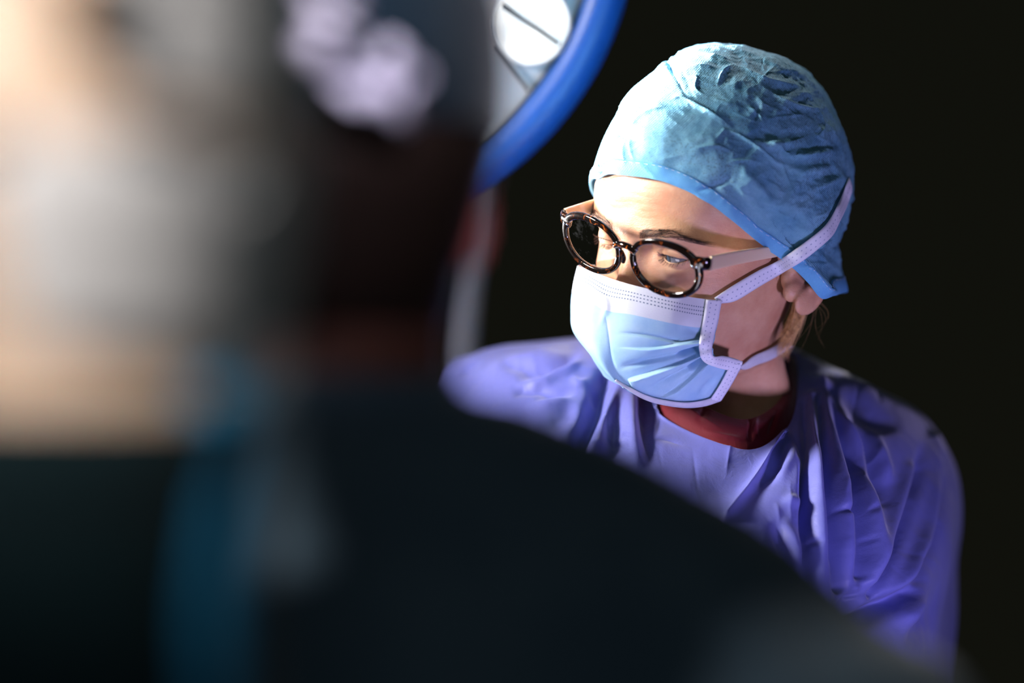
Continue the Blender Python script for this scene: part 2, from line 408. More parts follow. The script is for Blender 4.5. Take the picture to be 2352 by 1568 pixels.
d -= .0015*G(ax-.021, .005)*G(z+.045, .016)
L = L+Nn*(d*front)[..., None]
# eyelids wrapped over the eyeballs, with an almond opening
EY = np.array([.0312, -.0735, -.0010]); RE = .0122
for sgn in (1, -1):
    c = EY*np.array([sgn, 1, 1]); x, y, z = L[..., 0], L[..., 1], L[..., 2]
    dx, dz = (x-c[0])*sgn, z-c[2]; rr = np.hypot(dx, dz)
    R2 = RE+.0013
    sph = c[1]-np.sqrt(np.clip(R2**2-rr**2, 0, None))
    m = (rr < R2*0.97) & (y < -.03)
    k = .0016; hh = np.clip(0.5+0.5*(y-sph)/k, 0, 1)
    ynew = y+(sph-y)*hh-k*hh*(1-hh)
    ynew = np.where(m, ynew, y)
    up = c[2]+.0004-.20*(dx/.0135)**2*.012; lo = c[2]-.0052+.35*(dx/.0135)**2*.012
    op = m & (np.abs(dx) < .0130) & (z < (up if sgn > 0 else lo+.0006)) & (z > lo)
    dep = np.clip(np.minimum(up-z, z-lo)/.0006, 0, 1)
    ynew = np.where(op, ynew+dep*.0048, ynew)
    crease = np.exp(-((z-(c[2]+.0062-.25*(dx/.0135)**2*.012))/.0007)**2)*.0010*(rr < .013)
    ynew = np.where(m, ynew+crease*(~op), ynew)
    L[..., 1] = ynew
# fine forehead and crow's foot creases
x, y, z = L[..., 0], L[..., 1], L[..., 2]
wob = .0016*np.sin(x*95)+.0007*np.sin(x*260+1)
for zc, am in ((.026, .00018), (.0305, .00022), (.0355, .00025), (.041, .00022), (.0465, .00018)):
    L[..., 1] += am*np.exp(-((z-zc-wob)/.0007)**2)*front*np.clip(1.3-np.abs(x)/.045, 0, 1)
HV = h2w(L)
vh = HV.reshape(-1, 3); fh = [tuple(q) for q in gfaces(NR, NA, cv=True)]
fh += [tuple(range(NA)), tuple(range((NR-1)*NA, NR*NA))[::-1]]

# ---- ears (remeshed, then joined into the body mesh)
def ear(sgn):
    parts = []
    hx = np.array([(.079, .024, -.028), (.0840, .0275, -.031), (.0870, .0275, -.036), (.0885, .0255, -.040), (.0875, .020, -.047)])
    parts.append(tube_mesh(resample(hx, 40), np.interp(np.linspace(0, 1, 40), [0, .3, 1], [.0028, .0036, .0042]), 12))
    parts.append(ellipsoid((.0865, .0125, -.0440), (.0038, .0160, .0112)))                 # lobe
    parts.append(ellipsoid((.0790, .0040, -.0360), (.0060, .0100, .0090)))                 # where it joins the cheek
    ah = np.array([(.0850, .0235, -.030), (.0870, .0180, -.0345), (.0865, .0110, -.0350)])
    parts.append(tube_mesh(resample(ah, 24), np.linspace(.0034, .0042, 24), 12))           # antitragus
    parts.append(ellipsoid((.0790, .0160, -.030), (.0030, .012, .014)))                    # back plate
    parts.append(ellipsoid((.0765, .0045, -.0160), (.0065, .0050, .0080)))                 # tragus
    parts.append(ellipsoid((.0745, .0040, -.0280), (.0060, .0060, .0100)))
    v, f = remesh('ear_tmp', parts, .0011, 16)
    v = (v+np.array([0, -.006, 0]))*np.array([sgn, 1, 1])
    if sgn < 0: f = [q[::-1] for q in f]
    return h2w(v), f
parts_body = [(vh, fh), ear(1), ear(-1)]
v, f = merge(parts_body)
body = mkobj('body', v, f, M_skin, surgeon)
# ---- eyes
for sgn in (1, -1):
    g = np.array([-.55*1.0, -1, -.22]); g /= np.linalg.norm(g)        # gaze in head space, down and to her right
    n, m = 40, 40; th = np.linspace(0.001, np.pi, m); ph = np.linspace(0, 2*np.pi, n, endpoint=False)
    a = np.cross(g, [0, 0, 1]); a /= np.linalg.norm(a); b = np.cross(a, g)
    r = RE*(1+.05*np.exp(-(th/.32)**2))
    V = EY*np.array([sgn, 1, 1])+r[:, None, None]*(np.cos(th)[:, None, None]*g+np.sin(th)[:, None, None]*(np.cos(ph)[None, :, None]*a+np.sin(ph)[None, :, None]*b))
    uv = np.stack([np.broadcast_to(ph/6.3, (m, n)), np.broadcast_to((th/np.pi*1.9)[:, None], (m, n))], -1).reshape(-1, 2)
    mkobj('eye', h2w(V), gfaces(m, n, cv=True), M_eye, body, uv=uv)

# depth of a surface at a pixel
def depth_at(V, px, py, r=5, rmax=60):
    X, Y = proj(V); q = np.hypot(X-px, Y-py); m = q < r
    while not m.any():
        r *= 1.6; m = q < r
        if r > rmax: return 9.0
    return V[m][:, 1].min()
hv = HV.reshape(-1, 3)
def hair_strands(name, roots, mat, parent, kind=None, rad=.00011):
    cu = bpy.data.curves.new(name, 'CURVE'); cu.dimensions = '3D'; cu.bevel_depth = 1.0; cu.bevel_resolution = 0; cu.resolution_u = 2
    for pts, r in roots:
        s = cu.splines.new('POLY'); s.points.add(len(pts)-1)
        for i, p in enumerate(pts):
            s.points[i].co = (*p, 1); s.points[i].radius = r*(1-0.75*i/(len(pts)-1))
    o = bpy.data.objects.new(name, cu); COL.objects.link(o); cu.materials.append(mat)
    dg = bpy.context.evaluated_depsgraph_get(); me = bpy.data.meshes.new_from_object(o.evaluated_get(dg))
    v = np.empty(len(me.vertices)*3); me.vertices.foreach_get('co', v); f = [tuple(p.vertices) for p in me.polygons]
    bpy.data.objects.remove(o)
    return mkobj(name, v.reshape(-1, 3), f, mat, parent)
# eyebrows in head space: follow the skin
Lf = L.reshape(-1, 3); Lfr = Lf[Lf[:, 1] < -.03]
def skin_y(x, z):
    q = np.hypot(Lfr[:, 0]-x, Lfr[:, 2]-z); return Lfr[np.argmin(q), 1]
for sgn in (1, -1):
    rs = []
    for i in range(250):
        t = random.random()
        bx = .013+.038*t; bz = .0135+.0050*math.sin(min(t*1.25, 1)*math.pi*0.62)-.0065*max(0, t-.62)/.38
        wdt = .0046*(1-.65*t); oz = random.uniform(-1, 1)*wdt
        ln = random.uniform(.005, .0085); an = (1.05*(1-t)**2*(1 if oz < 0 else .35)+.05)+(-.45 if t > .6 else 0)*t+random.uniform(-.2, .2)
        pts = []
        for k in range(4):
            s = ln*k/3; xx = bx+s*math.cos(an); zz = bz+oz+s*math.sin(an)
            pts.append(h2w([sgn*xx, skin_y(sgn*xx, zz)-.0002-.0006*math.sin(k/3*3.1), zz]))
        rs.append((pts, .00010))
    hair_strands('eyebrow', rs, M_brow, body)
    rs = []
    for i in range(120):
        lowr = i % 2; t = random.uniform(-1, 1); dx = t*.0125
        z0 = EY[2]+((-.0050+.35*t*t*.0108) if lowr else (.0004-.20*t*t*.0108))
        y0 = EY[1]-math.sqrt(max((RE+.0015)**2-dx**2-(z0-EY[2])**2, 1e-8)); pts = []
        for k in range(5):
            s = k/4; ln = .0045 if lowr else .0050
            pts.append(h2w([sgn*(EY[0]+dx+.5*t*ln*s), y0-ln*s*(.75), z0+ln*((-.75*s+.25*s*s) if lowr else (-.35*s+.75*s*s))]))
        rs.append((pts, .00009))
    hair_strands('eyelashes', rs, M_brow, body)

# ---- bouffant cap
CC = np.array([0, .020, .030])
near = [on(1430, 402, (0, -.001, .025), (.080, .103, .095)), on(1500, 410, (0, -.001, .025), (.080, .103, .095)), on(1560, 430, (0, -.001, .025), (.080, .103, .095)),
        on(1620, 461, (0, -.001, .025), (.081, .103, .095)), on(1680, 504, (0, -.001, .025), (.081, .103, .095)), on(1740, 553, (0, -.001, .025), (.081, .104, .095)),
        onx(1792, 592, .083), onx(1828, 620, .092), onx(1858, 650, .0985), onx(1886, 683, .1015)]
back = [onx(1914, 677, .094), np.array([.064, .084, -.060]), np.array([.032, .097, -.062]), np.array([0, .100, -.062])]
half = near+back
EL = ((0, -.001, .025), (.081, .103, .095))
hem = np.array(half+[np.array(h) for h in ((-.032, .097, -.062), (-.064, .084, -.060), (-.082, .050, -.050), (-.081, .020, -.030), (-.076, -.012, -.010), (-.067, -.040, .008), (-.057, -.063, .027), (-.044, -.081, .041))]+[on(1376, 412, *EL)*np.array([1, 1, 1]), on(1396, 401, *EL)])
print('HEM', hem.round(3).tolist())
NCA, NCR = 620, 260
hemd = catmull(hem, np.linspace(0, len(hem), NCA, endpoint=False), True)
s = np.linspace(0, 1, NCR)
hd = hemd-CC; hr = np.linalg.norm(hd, axis=1); hdir = hd/hr[:, None]
apex = np.array([0, .30, 1.0]); apex /= np.linalg.norm(apex)
om = np.arccos(np.clip(hdir@apex, -1, 1))[None, :, None]; ss = s[:, None, None]
Dr = (np.sin((1-ss)*om)*hdir[None]+np.sin(ss*om)*apex)/np.sin(om)
er = np.array([.092, .122, .104]); re = 1/np.linalg.norm(Dr/er, axis=-1)
bl = np.clip(s[:, None]/0.42, 0, 1); bl = bl*bl*(3-2*bl)
Rr = hr[None]*(1-bl)+re*bl+.004*np.sin(np.clip(s[:, None]/.3, 0, 1)*np.pi)
bl_v = w2h(np.concatenate([p[0] for p in parts_body]))-CC; bl_r = np.linalg.norm(bl_v, axis=1); bl_d = bl_v/bl_r[:, None]
def sph(d): return ((np.arctan2(d[..., 0], -d[..., 1])/np.pi*60+60).astype(int) % 120, np.clip((np.arccos(np.clip(d[..., 2], -1, 1))/np.pi*60).astype(int), 0, 59))
tabr = np.zeros((120, 60)); np.maximum.at(tabr, sph(bl_d), bl_r)
tm = tabr.copy(); tm[tm == 0] = .08
for _ in range(1): tm = (tm+np.roll(tm, 1, 0)+np.roll(tm, -1, 0)+np.roll(tm, 1, 1)+np.roll(tm, -1, 1))/5
def minr(D_):
    a_ = np.arctan2(D_[..., 0], -D_[..., 1])/np.pi*60+60-.5; b_ = np.arccos(np.clip(D_[..., 2], -1, 1))/np.pi*60-.5
    i0, j0 = np.floor(a_).astype(int), np.floor(b_).astype(int); fa, fb = a_-i0, b_-j0; j0 = np.clip(j0, 0, 58)
    g_ = lambda i, j: tm[i % 120, j]
    return (g_(i0, j0)*(1-fa)+g_(i0+1, j0)*fa)*(1-fb)+(g_(i0, j0+1)*(1-fa)+g_(i0+1, j0+1)*fa)*fb
need = minr(Dr)+.0022
Rr = np.where(Rr < need, need, Rr)
CV = h2w(CC+Dr*Rr[..., None])
sil = [(1366, 398), (1381, 350), (1402, 305), (1425, 245), (1460, 200), (1500, 166), (1535, 145), (1560, 120), (1600, 106), (1640, 101), (1700, 105), (1760, 120), (1815, 142), (1865, 182), (1895, 215), (1920, 262), (1943, 315), (1953, 365), (1957, 410), (1949, 465), (1940, 520), (1925, 555), (1935, 600), (1937, 630), (1918, 668)]
c0 = np.array([1668, 400.0]); sa = np.array([(math.atan2(-(q[1]-c0[1]), q[0]-c0[0]), math.hypot(q[0]-c0[0], q[1]-c0[1])) for q in sil]); sa = sa[np.argsort(sa[:, 0])]
for it in range(6):
    X, Y = proj(CV); A = np.arctan2(-(Y-c0[1]), X-c0[0]); Rd = np.hypot(X-c0[0], Y-c0[1])
    bins = np.linspace(-np.pi, np.pi, 181); ib = np.clip(np.digitize(A, bins)-1, 0, 179); mx = np.full(180, 1.0); np.maximum.at(mx, ib.ravel(), Rd.ravel())
    bc = (bins[1:]+bins[:-1])/2; mk = mx > 50
    act = np.interp(A, bc[mk], mx[mk]); tar = np.interp(A, sa[:, 0], sa[:, 1], left=np.nan, right=np.nan)
    # angles past the leftmost sample wrap around
    k = np.where(np.isnan(tar), 1.0, tar/act)
    wgt = np.clip((Rd/act-.35)/.6, 0, 1)**1.5*np.clip(s[:, None]/.10, 0, 1)
    k = 1+(k-1)*wgt
    X2, Y2 = c0[0]+(X-c0[0])*k, c0[1]+(Y-c0[1])*k; CV = P(X2, Y2, CV[..., 1])
CN = gnormals(CV, cv=True); 
if (CN[100]*(CV[100]-h2w(CC))).sum() < 0: CN = -CN
Lc = w2h(CV)
rid = fbm(Lc, 24, 3, True, 3.0); rid2 = fbm(Lc*np.array([1, 1, 1.6]), 75, 3, True, 9.0); soft = fbm(Lc, 20, 3, False, 5.0)
edge = np.clip(s[:, None]/.07, 0, 1)
right = np.clip((proj(CV)[0]-1520)/300, 0, 1)
wr = (.0004+.0012*right)*np.clip(rid-.2, -.2, 2)+(.0001+.0003*right)*rid2+.0020*soft
CV = CV+CN*(wr*edge*np.clip((1-s[:, None])/.08, 0, 1))[..., None]
capS = [('s', 5, 2.0, [(1466, 232), (1540, 230), (1572, 228), (1650, 270), (1700, 310)]), ('s', 4, 1.6, [(1440, 300), (1480, 262), (1540, 240)]),
 ('s', 4, 2.2, [(1644, 206), (1660, 165), (1690, 142)]), ('g', 16, -1.6, [(1620, 150), (1688, 138), (1720, 140)]), ('s', 5, 2.2, [(1600, 120), (1650, 132), (1690, 138)]),
 ('s', 4, 1.8, [(1560, 165), (1610, 152), (1655, 158)]), ('s', 5, 2.2, [(1690, 140), (1740, 175), (1790, 190), (1860, 200)]), ('g', 16, 2.0, [(1720, 130), (1790, 150), (1880, 200)]),
 ('g', 9, 3.4, [(1700, 322), (1760, 332), (1800, 330), (1862, 322)]), ('g', 9, -.8, [(1720, 308), (1790, 306), (1855, 305)]),
 ('g', 9, 3.6, [(1790, 352), (1850, 356), (1940, 340)]), ('g', 8, -.8, [(1810, 338), (1870, 338), (1935, 322)]), ('s', 4, 1.8, [(1750, 340), (1785, 338), (1830, 372)]),
 ('s', 5, 2.4, [(1640, 290), (1700, 312), (1760, 355), (1800, 385)]), ('s', 4, 1.8, [(1580, 345), (1640, 335), (1690, 350)]), ('s', 4, -2.0, [(1735, 290), (1738, 260), (1745, 235)]),
 ('g', 11, -3.0, [(1655, 380), (1680, 430), (1720, 480), (1750, 520)]), ('g', 12, 2.6, [(1690, 370), (1740, 430), (1790, 480)]), ('g', 10, -2.6, [(1760, 390), (1800, 430), (1830, 470)]),
 ('g', 9, 2.6, [(1820, 400), (1870, 390), (1930, 380)]), ('g', 9, -.8, [(1830, 430), (1880, 410), (1930, 400)]), ('g', 9, 3.2, [(1850, 440), (1900, 420), (1945, 400)]),
 ('g', 8, -3.0, [(1905, 360), (1915, 400), (1925, 450)]), ('s', 4, 1.8, [(1655, 375), (1710, 368), (1755, 374)]), ('s', 4, 1.6, [(1700, 240), (1740, 260), (1760, 300)]),
 ('s', 4, 1.8, [(1740, 190), (1800, 230), (1860, 250), (1900, 250)]), ('s', 4, 1.8, [(1845, 225), (1880, 260), (1890, 300), (1860, 320)]), ('g', 10, -1.2, [(1740, 175), (1790, 205), (1840, 200)]),
 ('g', 10, -1.4, [(1800, 160), (1860, 205), (1900, 240)]), ('s', 3, 1.5, [(1405, 330), (1440, 290), (1470, 270)]), ('s', 3, 1.4, [(1440, 385), (1432, 350), (1440, 310)]),
 ('s', 3, 1.2, [(1460, 380), (1448, 340), (1450, 300)]), ('s', 3, 1.5, [(1575, 180), (1600, 178), (1598, 205), (1640, 230)]), ('g', 6, -1.8, [(1590, 440), (1650, 425), (1690, 400)]),
 ('s', 4, 1.8, [(1830, 590), (1870, 570), (1925, 545)]), ('s', 4, 1.8, [(1820, 612), (1870, 608), (1925, 600)]), ('g', 7, -3, [(1900, 650), (1915, 625), (1930, 600)]), ('g', 10, 3.0, [(1560, 122), (1530, 150), (1500, 168)])]
for k in range(150):
    fx = rng.random(); x0, y0 = 1400+540*fx, rng.uniform(120, 640); a_ = rng.uniform(-1.2, 1.2) if rng.random() < .5 else rng.normal(.35, .35); ln = rng.uniform(30, 120)
    x1, y1 = x0+ln*math.cos(a_), y0+ln*math.sin(a_); am = rng.uniform(.3, .9)*(.5+.7*fx)*rng.choice([1, 1, 1, -.5])
    capS.append(('s', rng.uniform(2.0, 4.5), am, [(x0, y0), ((x0+x1)/2+rng.uniform(-8, 8), (y0+y1)/2+rng.uniform(-8, 8)), (x1, y1)]))
capS = [(q[0], q[1]*(1.35 if q[2] < -2.5 else 1), q[2]*(.5 if q[2] < -2.5 else 1))+tuple(q[3:]) for q in capS]
CN = gnormals(CV, cv=True)
if (CN[100]*(CV[100]-h2w(CC))).sum() < 0: CN = -CN
CV0 = CV; CV = strokes(CV, CN, capS, scale=1.15); kf = np.clip((1-s)/.08, 0, 1)[:, None, None]; CV = CV0*(1-kf)+CV*kf
Lq = w2h(CV)-CC; rq = np.linalg.norm(Lq, axis=-1); nq = minr(Lq/rq[..., None])+.0025; kq = np.clip(nq/rq, 1, 1.3)*(s[:, None] < .93)+(s[:, None] >= .93); CV = h2w(CC+Lq*kq[..., None])
Lu = w2h(CV); uvc = np.stack([Lu[..., 0]*.74+Lu[..., 1]*.67+.0015*soft, Lu[..., 2]+.2*Lu[..., 1]+.0015*np.roll(soft, 50, 1)], -1).reshape(-1, 2)
cap = mkobj('surgical_cap', CV, gfaces(NCR, NCA, cv=True), M_cap, surgeon, uv=uvc)
cap['label'] = 'crumpled light blue cap'
# band folded around the edge of the cap: from hem up 11 mm, a hair outside the cap
nb = 12; bw = .0115
up = CV[14]-CV[0]; 
arc = np.cumsum(np.linalg.norm(np.diff(CV[:60], axis=0), axis=-1), 0); arc = np.concatenate([np.zeros((1, NCA)), arc])
BV = np.empty((nb, NCA, 3))
for j in range(NCA):
    q = np.linspace(0, bw, nb)
    for k3 in range(3): BV[:, j, k3] = np.interp(q, arc[:, j], CV[:60, j, k3])
BN = gnormals(BV, cv=True)
if (BN[5]*(BV[5]-h2w(CC))).sum() < 0: BN = -BN
BV2 = BV+BN*(.0009+.0006*np.sin(np.linspace(0, np.pi, nb)))[:, None, None]
inner = BV[::-1]-BN[::-1]*.0006
BB = np.concatenate([BV2, inner]); BB = np.concatenate([BB, BB[:1]])
uvb = np.stack([np.broadcast_to(np.arange(NCA)/NCA*.60, (2*nb+1, NCA)), np.broadcast_to(np.linspace(0, .022, 2*nb+1)[:, None], (2*nb+1, NCA))], -1).reshape(-1, 2)
band = mkobj('cap_band', BB, gfaces(2*nb+1, NCA, cv=True), M_band, cap, uv=uvb); band['label'] = 'plain blue folded band'
th = []
row = BV2[nb-2]; rn = BN[nb-2]; j = 0
while j < NCA-6:
    pts = row[j:j+4]+rn[j:j+4]*.0004; th.append(tube_mesh(pts, .00018, 5)); j += 6
v, f = merge(th); mkobj('stitching', v, f, M_thread, cap)['label'] = 'white stitches along the band'

# ---- face mask
mk = ((0, -.02, -.066), (.073, .118, .085))
rows = [[(1351, 618), (1400, 638), (1460, 656), (1540, 674), (1600, 684), (1656, 690)],
        [(1347, 662), (1390, 690), (1455, 702), (1540, 722), (1600, 734), (1650, 738)],
        [(1346, 735), (1395, 755), (1455, 765), (1535, 778), (1592, 782), (1641, 775)],
        [(1357, 798), (1402, 812), (1460, 822), (1540, 825), (1595, 812), (1637, 812)],
        [(1376, 838), (1425, 862), (1485, 872), (1560, 865), (1630, 850), (1700, 838)],
        [(1408, 872), (1455, 900), (1515, 915), (1572, 915), (1628, 895), (1683, 872)],
        [(1440, 893), (1478, 915), (1520, 928), (1572, 935), (1615, 932), (1655, 920)]]
ctrl = []
for r, row in enumerate(rows):
    q = [on(px, py, *mk) for px, py in row]
    if r == 0: q[1] = q[1]+np.array([0, .0, 0])
    h2 = q[-1]*np.array([-1, 1, 1]); h1 = (q[0]*.55+h2*.45)+np.array([-.010, -.004, 0])
    ctrl.append([h2, h1]+q)
NU, NV = 320, 420
MVl = net(ctrl, NU, NV)       # rows = top to bottom
MV = h2w(MVl); MN = gnormals(MV)
if (MN[150, 200] @ (MV[150, 200]-h2w([0, 0, -.06]))) < 0: MN = -MN
maskS = [('t', 11, 1.3, [(1406, 765), (1480, 771), (1556, 785), (1606, 782)], 0, 1), ('s', 3, -.8, [(1406, 762), (1480, 768), (1556, 782)], 0, 1),
 ('t', 13, 2.4, [(1409, 796), (1486, 797), (1550, 787), (1604, 776)], 0, 1), ('g', 7, -2.2, [(1411, 846), (1505, 824), (1602, 802)], 0, 1), ('g', 8, -4.0, [(1550, 815), (1580, 806), (1606, 799)], 0, 1),
 ('t', 13, 2.8, [(1440, 870), (1454, 865), (1525, 842), (1613, 806)], 0, 1), ('g', 7, -2.4, [(1485, 889), (1554, 858), (1614, 820)], 0, 1), ('g', 7, -4.0, [(1580, 848), (1600, 834), (1618, 818)], 0, 1),
 ('t', 14, 2.2, [(1500, 922), (1564, 880), (1617, 828)], 0, 1), ('g', 12, -1.6, [(1560, 750), (1600, 762), (1610, 776)], 0, 1),
 ('s', 4, -.7, [(1388, 700), (1396, 760), (1410, 845), (1450, 900)]), ('g', 8, 1.2, [(1362, 650), (1394, 700), (1372, 760)]),
 ('g', 8, -1.2, [(1650, 860), (1625, 885), (1600, 912)])]
MV = strokes(MV, MN, maskS, scale=1.6)
MV = MV+MN*(.00022*fbm(MVl, 60, 2))[..., None]
# uv: u along the row in dashes, v pixel-proportional
uu = np.linspace(0, 1, NV)[None]*np.ones((NU, 1)); vv = np.linspace(0, 1, NU)[:, None]*np.ones((1, NV))
mask = mkobj('face_mask', MV, gfaces(NU, NV), M_mask, surgeon, uv=np.stack([uu, vv], -1).reshape(-1, 2))
sd = mask.modifiers.new('thick', 'SOLIDIFY'); sd.thickness = .0006; sd.offset = -1
mask['label'] = 'pleated light blue face mask'
mv = MV.reshape(-1, 3)
def strip(name, outer, inner, surfs, mat, parent, n=80, m=7, lift=.0012, dash=.0034, thick=.0006, dep=None, puff=.0006):
    O, I = resample(np.array(outer, float), n), resample(np.array(inner, float), n)
    t = np.linspace(0, 1, m)[None, :, None]; Q = O[:, None]*(1-t)+I[:, None]*t
    D = np.empty((n, m))
    if dep is None:
        for i in range(n):
            for j in range(m): D[i, j] = min(depth_at(S, Q[i, j, 0], Q[i, j, 1], 5, 12 if len(surfs) > 1 else 60) for S in surfs)
        D = np.minimum(D, D[:, m//2:m//2+1]+.004)
        for _ in range(14):
            D[1:-1] = (D[:-2]+2*D[1:-1]+D[2:])/4
    else: D[:] = resample(np.array(dep, float)[:, None], n)
    V = P(Q[..., 0], Q[..., 1], D-lift); N = gnormals(V)
    if N[n//2, m//2, 1] > 0: N = -N
    V = V+N*(puff*np.sin(np.linspace(0, np.pi, m)))[None, :, None]
    ln = np.concatenate([[0], np.cumsum(np.linalg.norm(np.diff(V[:, m//2], axis=0), axis=-1))])/dash
    uv = np.stack([np.broadcast_to(ln[:, None], (n, m)), np.broadcast_to(np.linspace(0, 1, m)[None], (n, m))], -1).reshape(-1, 2)
    o = mkobj(name, V, gfaces(n, m), mat, parent, uv=uv); sd = o.modifiers.new('thick', 'SOLIDIFY'); sd.thickness = thick; sd.offset = 0
    return o
b = strip('mask_binding', [(1658, 689), (1650, 730), (1640, 770), (1635, 803), (1640, 818), (1660, 817), (1684, 822), (1706, 830)], [(1622, 688), (1616, 730), (1608, 770), (1606, 805), (1616, 830), (1645, 843), (1672, 850), (1694, 856)],
      [mv], M_bind, mask); b['label'] = 'white stitched side binding'
b = strip('mask_binding', [(1706, 832), (1695, 856), (1678, 886), (1656, 920)], [(1678, 838), (1668, 856), (1652, 885), (1632, 916)], [mv], M_bind, mask, lift=.0016); b['label'] = 'white stitched lower side binding'
b = strip('mask_binding', [(1655, 921), (1615, 933), (1572, 936), (1520, 929), (1478, 916), (1442, 895), (1412, 874)], [(1648, 909), (1612, 920), (1572, 924), (1524, 918), (1486, 908), (1448, 890), (1415, 871)], [mv], M_white, mask, lift=.0012); b['label'] = 'white bottom hem'
cvf = CV.reshape(-1, 3)[::2]; bvf = BV2.reshape(-1, 3)
b = strip('mask_strap', [(1640, 684), (1684, 655), (1740, 622), (1790, 597), (1835, 566), (1880, 532), (1903, 508), (1920, 478), (1936, 445), (1950, 408)],
      [(1652, 697), (1690, 690), (1745, 657), (1800, 625), (1846, 597), (1890, 562), (1914, 538), (1929, 508), (1944, 476), (1957, 440)], [hv[::2], cvf, bvf], M_bind, mask, n=120, lift=.0034, dash=.0042, puff=.001)
b['label'] = 'white strap crossing the cheek and the cap'
n2 = onx(1765, 812, .05)[1]
b = strip('mask_strap', [(1690, 832), (1706, 836), (1730, 818), (1762, 803), (1790, 788), (1812, 776)], [(1690, 846), (1712, 848), (1738, 838), (1770, 826), (1800, 808), (1820, 796)], [hv[::2]], M_white, mask, lift=.004, dash=.0042, puff=.001)
b['label'] = 'white lower strap under the jaw'

# ---- blond hair hanging behind the ear, and wisps
rs = []
for i in range(420):
    t = random.random(); px0 = 1862-t*34+random.uniform(-5, 5); py0 = 668+random.uniform(-6, 12); d0 = 2.112+random.uniform(-.008, .010)
    px1 = 1798+random.uniform(-12, 14)-t*6; py1 = 800+random.uniform(-35, 22); pts = []
    bow = random.uniform(0, 12)
    for k in range(8):
        q = k/7; pts.append(P(px0+(px1-px0)*q**1.15+bow*math.sin(q*3.1), py0+(py1-py0)*q, d0+.010*q))
    rs.append((pts, .00014))
for i in range(9):
    px0 = 1875+random.uniform(-20, 10); py0 = 690; d0 = 2.12; dx, dy = random.uniform(-60, 30), random.uniform(40, 190); bow = random.uniform(-25, 30); pts = []
    for k in range(9):
        q = k/8; pts.append(P(px0+dx*q+bow*math.sin(q*3.1), py0+dy*q, d0+.01*q))
    rs.append((pts, .00005))
hair_strands('hair', rs, M_blond, surgeon)['label'] = 'blond hair behind the ear'
rs = []
for (x0, y0, x1, y1, bw_) in ((1783, 600, 1805, 655, 6), (1776, 608, 1812, 662, -4), (1790, 606, 1826, 652, 8), (1800, 612, 1822, 640, 10), (1770, 600, 1800, 648, 3), (1795, 600, 1790, 640, 8)):
    pts = []
    for k in range(12):
        q = k/11; X_ = x0+(x1-x0)*q+bw_*math.sin(q*3.1); Y_ = y0+(y1-y0)*math.sin(q*1.9)/math.sin(1.9)
        pts.append(P(X_, Y_, depth_at(hv, X_, Y_, 6)-.003))
    rs.append((pts, .00010))
hair_strands('hair', rs, M_brow, surgeon)['label'] = 'loose dark wisps before the ear'

# ---- red scrub collar and gown
# angular control order: left side, front-left, front, front-right, right side, back-right, back, back-left
def ring(l): return [P(a, b, c) for a, b, c in l]
red = [ring([(1545, 840, 2.20), (1575, 905, 2.13), (1700, 962, 2.105), (1785, 925, 2.14), (1812, 850, 2.21), (1790, 790, 2.27), (1680, 760, 2.29), (1570, 790, 2.26)]),
       ring([(1530, 850, 2.20), (1560, 922, 2.12), (1700, 985, 2.095), (1798, 945, 2.13), (1824, 862, 2.21), (1800, 795, 2.28), (1680, 762, 2.30), (1555, 792, 2.27)]),
       ring([(1500, 870, 2.20), (1525, 960, 2.12), (1700, 1035, 2.085), (1815, 985, 2.13), (1838, 880, 2.21), (1812, 810, 2.29), (1680, 770, 2.31), (1530, 800, 2.28)]),
       ring([(1460, 900, 2.21), (1480, 1010, 2.12), (1700, 1090, 2.085), (1860, 1040, 2.13), (1880, 920, 2.22), (1840, 840, 2.30), (1680, 790, 2.32), (1500, 830, 2.29)])]
RV = net(red, 60, 260, cv=True); RN = gnormals(RV, cv=True)
if RN[30, 65, 1] > 0: RN = -RN
redS = [('s', 4, 2.0, [(1560, 925), (1600, 950), (1680, 1000)]), ('g', 6, -2.0, [(1600, 975), (1615, 950), (1625, 930)]), ('g', 4, -2.5, [(1728, 955), (1722, 990), (1724, 1020)]), ('g', 5, 2.2, [(1738, 950), (1734, 985), (1740, 1015)]),
        ('g', 5, -2.0, [(1790, 930), (1775, 975), (1765, 1005)]), ('g', 5, 1.5, [(1600, 985), (1660, 1000), (1720, 1010)])]
RV = strokes(RV, RN, redS)
o = mkobj('scrub_top', RV, gfaces(60, 260, cv=True), M_red, surgeon); sd = o.modifiers.new('t', 'SOLIDIFY'); sd.thickness = .0012; o['label'] = 'dark red scrub collar'
